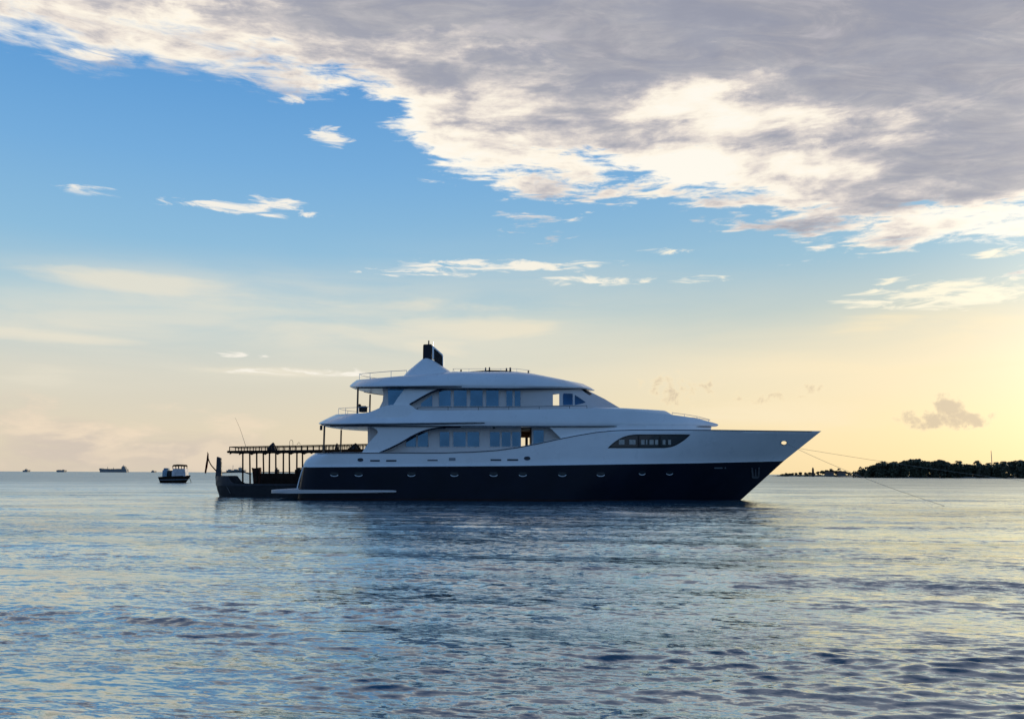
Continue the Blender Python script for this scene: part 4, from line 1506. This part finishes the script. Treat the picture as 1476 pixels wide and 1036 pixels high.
def palm_tree(h, seed):
    rng = np.random.default_rng(seed)
    t = thing('palm_tree', (0, 0, 0), None, None)
    bend = rng.uniform(-1.2, 1.2)
    bm = bmesh.new()
    pts = [(bend * u ** 2, 0, -0.5 + (h + 0.5) * u) for u in np.linspace(0, 1, 9)]
    tube(bm, pts, 0.2, 8, 0.12)
    obj('trunk', bm, M['bark'], t)
    bm = bmesh.new()
    for k in range(20):
        a = k * 2.4 + rng.uniform(-0.2, 0.2)
        L = rng.uniform(2.4, 3.4)
        rise = rng.uniform(-0.5, 1.3)
        ca, sa = math.cos(a), math.sin(a)
        prev = None
        for i, u in enumerate(np.linspace(0, 1, 8)):
            r = L * u * (1 - 0.12 * u)
            z = h + rise * u * 1.6 - 2.6 * u * u
            w = 0.42 * math.sin(math.pi * min(1, 0.12 + u * 0.88)) + 0.03
            c = Vector((bend + ca * r, sa * r, z))
            sd = Vector((-sa, ca, 0)) * w
            cur = [bm.verts.new(c - sd - Vector((0, 0, w * 0.6))), bm.verts.new(c), bm.verts.new(c + sd - Vector((0, 0, w * 0.6)))]
            if prev:
                bm.faces.new((prev[0], prev[1], cur[1], cur[0]))
                bm.faces.new((prev[1], prev[2], cur[2], cur[1]))
            prev = cur
    obj('crown', bm, M['palm'], t, recalc=False)
    return t


def dup(src, loc, rz, sc):
    r = src.copy()
    COL.objects.link(r)
    r.location = loc
    r.rotation_euler = (0, 0, rz)
    r.scale = (sc[0], sc[0], sc[1])
    for ch in src.children:
        c = ch.copy()
        c.parent = r
        COL.objects.link(c)
    return r


B_PROTO = [broad_tree(8.0, 4.2, s) for s in (1, 2, 3, 4)]
P_PROTO = [palm_tree(8.5, s) for s in (5, 6, 7)]
used = set()


def place_tree(kind, px, ytop, Y, label, group, base=0.6):
    proto = (B_PROTO if kind == 'b' else P_PROTO)
    k = random.randrange(len(proto))
    x = P(px, 684, Y).x
    hgt = P(px, ytop, Y).z - base
    h0_ = (8.0 * 0.97 if kind == 'b' else 8.5 + 0.4)
    s = hgt / h0_
    w = max(s * random.uniform(0.95, 1.25), 0.62)
    if kind == 'p':
        w = max(0.72, s * 0.9)
    if kind == 's':
        w = s
    key = (kind, k)
    src = proto[k]
    if key not in used:
        used.add(key)
        o = src
        o.location = (x, Y, base)
        o.rotation_euler = (0, 0, random.uniform(0, 6.28))
        o.scale = (w, w, s)
    else:
        o = dup(src, (x, Y, base), random.uniform(0, 6.28), (w, s))
    tag(o, label, 'tree', group)
    return o


SKY_L = [(1250, 679), (1254, 673), (1259, 669.5), (1265, 668), (1273, 665.5), (1283, 668), (1289, 665.5), (1297, 668), (1306, 664), (1316, 662.5), (1326, 663), (1338, 666), (1347, 666), (1353, 663.5), (1362, 663),
         (1372, 668), (1382, 668.5), (1392, 668.5), (1402, 668), (1414, 669), (1424, 669), (1434, 669), (1446, 666), (1458, 665), (1470, 663.5), (1490, 664), (1520, 662), (1560, 663), (1600, 667)]
GB, GP = 'broadleaf trees along the island', 'palms standing above the island trees'
LB = 'dark rounded broadleaf tree in the dense tree line of the island'
LP = 'palm with a ragged crown poking above the island tree line'
x = 1252.0
while x < 1604:
    yt = interp(SKY_L, x) + random.uniform(0.0, 2.2)
    place_tree('b', x, yt, YI + random.uniform(6, 45), LB, GB, 0.7)
    x += random.uniform(4.6, 7.4)
for px, yt in ((1273, 664.2), (1289, 664.6), (1306, 663.0), (1316, 660.8), (1325, 660.6), (1338, 664.2), (1383, 663.6), (1408, 663.2), (1412, 666), (1426, 666.5), (1437, 665.4), (1448, 664.2), (1473, 662), (1500, 661), (1540, 660)):
    place_tree('p', px, yt, YI + random.uniform(4, 20), LP, GP, 0.7)
o = place_tree('b', 1356, 662.4, YI + 8, 'broad domed tree, the largest crown of the island tree line', GB, 0.7)
o.scale = (1.35, 1.35, o.scale[2])
# undergrowth behind the beach: nobody could count it
bm = bmesh.new()
rng = np.random.default_rng(21)
xa, xb = P(1252, 684, YI).x, P(1606, 684, YI).x
lob = []
for k in range(240):
    xx = xa + (xb - xa) * k / 239
    hh = 5.6 + 0.8 * math.sin(k * 0.7) + rng.uniform(0, 1.2)
    f = min(1, k / 5 + 0.15)
    lob.append((xx, YI + rng.uniform(4, 30), 0.6 + hh * 0.5 * f, 2.3, 2.2, hh * 0.62 * f))
leaf_cloud(bm, lob, 26000, 0.75, rng)
u_ = obj('undergrowth', bm, M['leaf'], recalc=False)
tag(u_, 'dense dark undergrowth filling the island behind the shore', 'undergrowth', kind='stuff')
# radio mast over the trees
bm = bmesh.new()
p, t_ = P(1430.5, 680, YI + 60), P(1430.5, 649.5, YI + 60)
for k in range(3):
    a = k * 2.094
    tube(bm, [(p.x + 0.42 * math.cos(a), p.y + 0.42 * math.sin(a), 0.6), (p.x + 0.12 * math.cos(a), p.y + 0.12 * math.sin(a), t_.z)], 0.09, 5)
for z in np.arange(1.5, t_.z, 1.1):
    q = (z - 0.6) / (t_.z - 0.6)
    w = 0.42 * (1 - q) + 0.12 * q
    tube(bm, [(p.x + w * math.cos(k * 2.094), p.y + w * math.sin(k * 2.094), z + 0.4 * (k % 2)) for k in range(4)], 0.05, 4)
tag(obj('radio_mast', bm, M['grey']), 'thin lattice radio mast standing above the island trees', 'mast')
bm = bmesh.new()
bx_ = P(1399, 684, YI - 2)
box(bm, (bx_.x - 4.5, YI - 1, 0.3), (bx_.x + 4.5, YI + 0.4, 0.95), 0.05)
tag(obj('sea_wall', bm, M['plaster']), 'short pale low wall at the water edge below the island trees', 'wall')
# the spit: trees, huts and a tower
x = 1128.0
SPL = [(1126, 683), (1135, 681), (1145, 681.4), (1152, 680.2), (1165, 680.4), (1176, 679.6), (1186, 677), (1198, 676), (1206, 677.6), (1216, 677.4), (1222, 681), (1232, 679), (1240, 678), (1250, 678)]
while x < 1252:
    place_tree('b', x, interp(SPL, x) + random.uniform(0, 0.8), YSP + random.uniform(2, 22), 'small dark tree on the low spit right of the yacht bow', 'trees on the low spit', 0.4)
    x += random.uniform(4.2, 7.5)
for px, yt in ((1210, 674.6), (1198, 675.2), (1238, 676.6)):
    place_tree('p', px, yt, YSP + 4, 'small palm standing on the low spit right of the yacht bow', 'palms on the low spit', 0.4)


bm = bmesh.new()
xa, xb = P(1127, 684, YSP).x, P(1252, 684, YSP).x
lob = [(xa + (xb - xa) * k / 69, YSP + rng.uniform(2, 14), 0.8, 1.6, 2.0, rng.uniform(0.7, 1.5) * min(1, k / 8 + 0.3)) for k in range(70)]
leaf_cloud(bm, lob, 4200, 0.6, rng)
tag(obj('scrub', bm, M['leaf'], recalc=False), 'low dark scrub along the spit right of the yacht bow', 'scrub', kind='stuff')


def hut(px0, px1, ytop, label):
    a, b = P(px0, 684, YSP - 2), P(px1, ytop, YSP - 2)
    t = thing('hut', ((a.x + b.x) / 2, YSP, 0.3), label, 'hut', 'huts on the low spit')
    zt = b.z
    bm = bmesh.new()
    box(bm, (a.x, YSP - 2, 0.2), (b.x, YSP + 3, zt - 0.8))
    obj('wall', bm, M['plaster'], t)
    bm = bmesh.new()
    v = [bm.verts.new(q) for q in ((a.x - 0.3, YSP - 2.4, zt - 0.8), (b.x + 0.3, YSP - 2.4, zt - 0.8), (b.x + 0.3, YSP + 3.4, zt - 0.8), (a.x - 0.3, YSP + 3.4, zt - 0.8), (a.x - 0.3, YSP + 0.5, zt + 0.5), (b.x + 0.3, YSP + 0.5, zt + 0.5))]
    for f in ((0, 1, 5, 4), (3, 4, 5, 2), (0, 4, 3), (1, 2, 5), (0, 3, 2, 1)):
        bm.faces.new([v[i] for i in f])
    obj('roof', bm, M['tile'], t)


hut(1191, 1202, 680.4, 'pale low hut on the spit below the tallest spit trees')
hut(1208, 1219, 680.8, 'pale low hut on the spit just left of the gap in the trees')
hut(1235, 1245, 681.2, 'pale low hut at the right end of the spit beside the island')
bm = bmesh.new()
p, t_ = P(1172, 683, YSP), P(1172, 673.4, YSP)
tube(bm, [(p.x, YSP, 0.2), (p.x, YSP, t_.z - 1.6), (p.x, YSP, t_.z - 1.5), (p.x, YSP, t_.z)], 1.3, 10, 0.5)
tag(obj('beacon_tower', bm, M['bark']), 'narrow dark beacon tower rising from the low spit', 'tower')
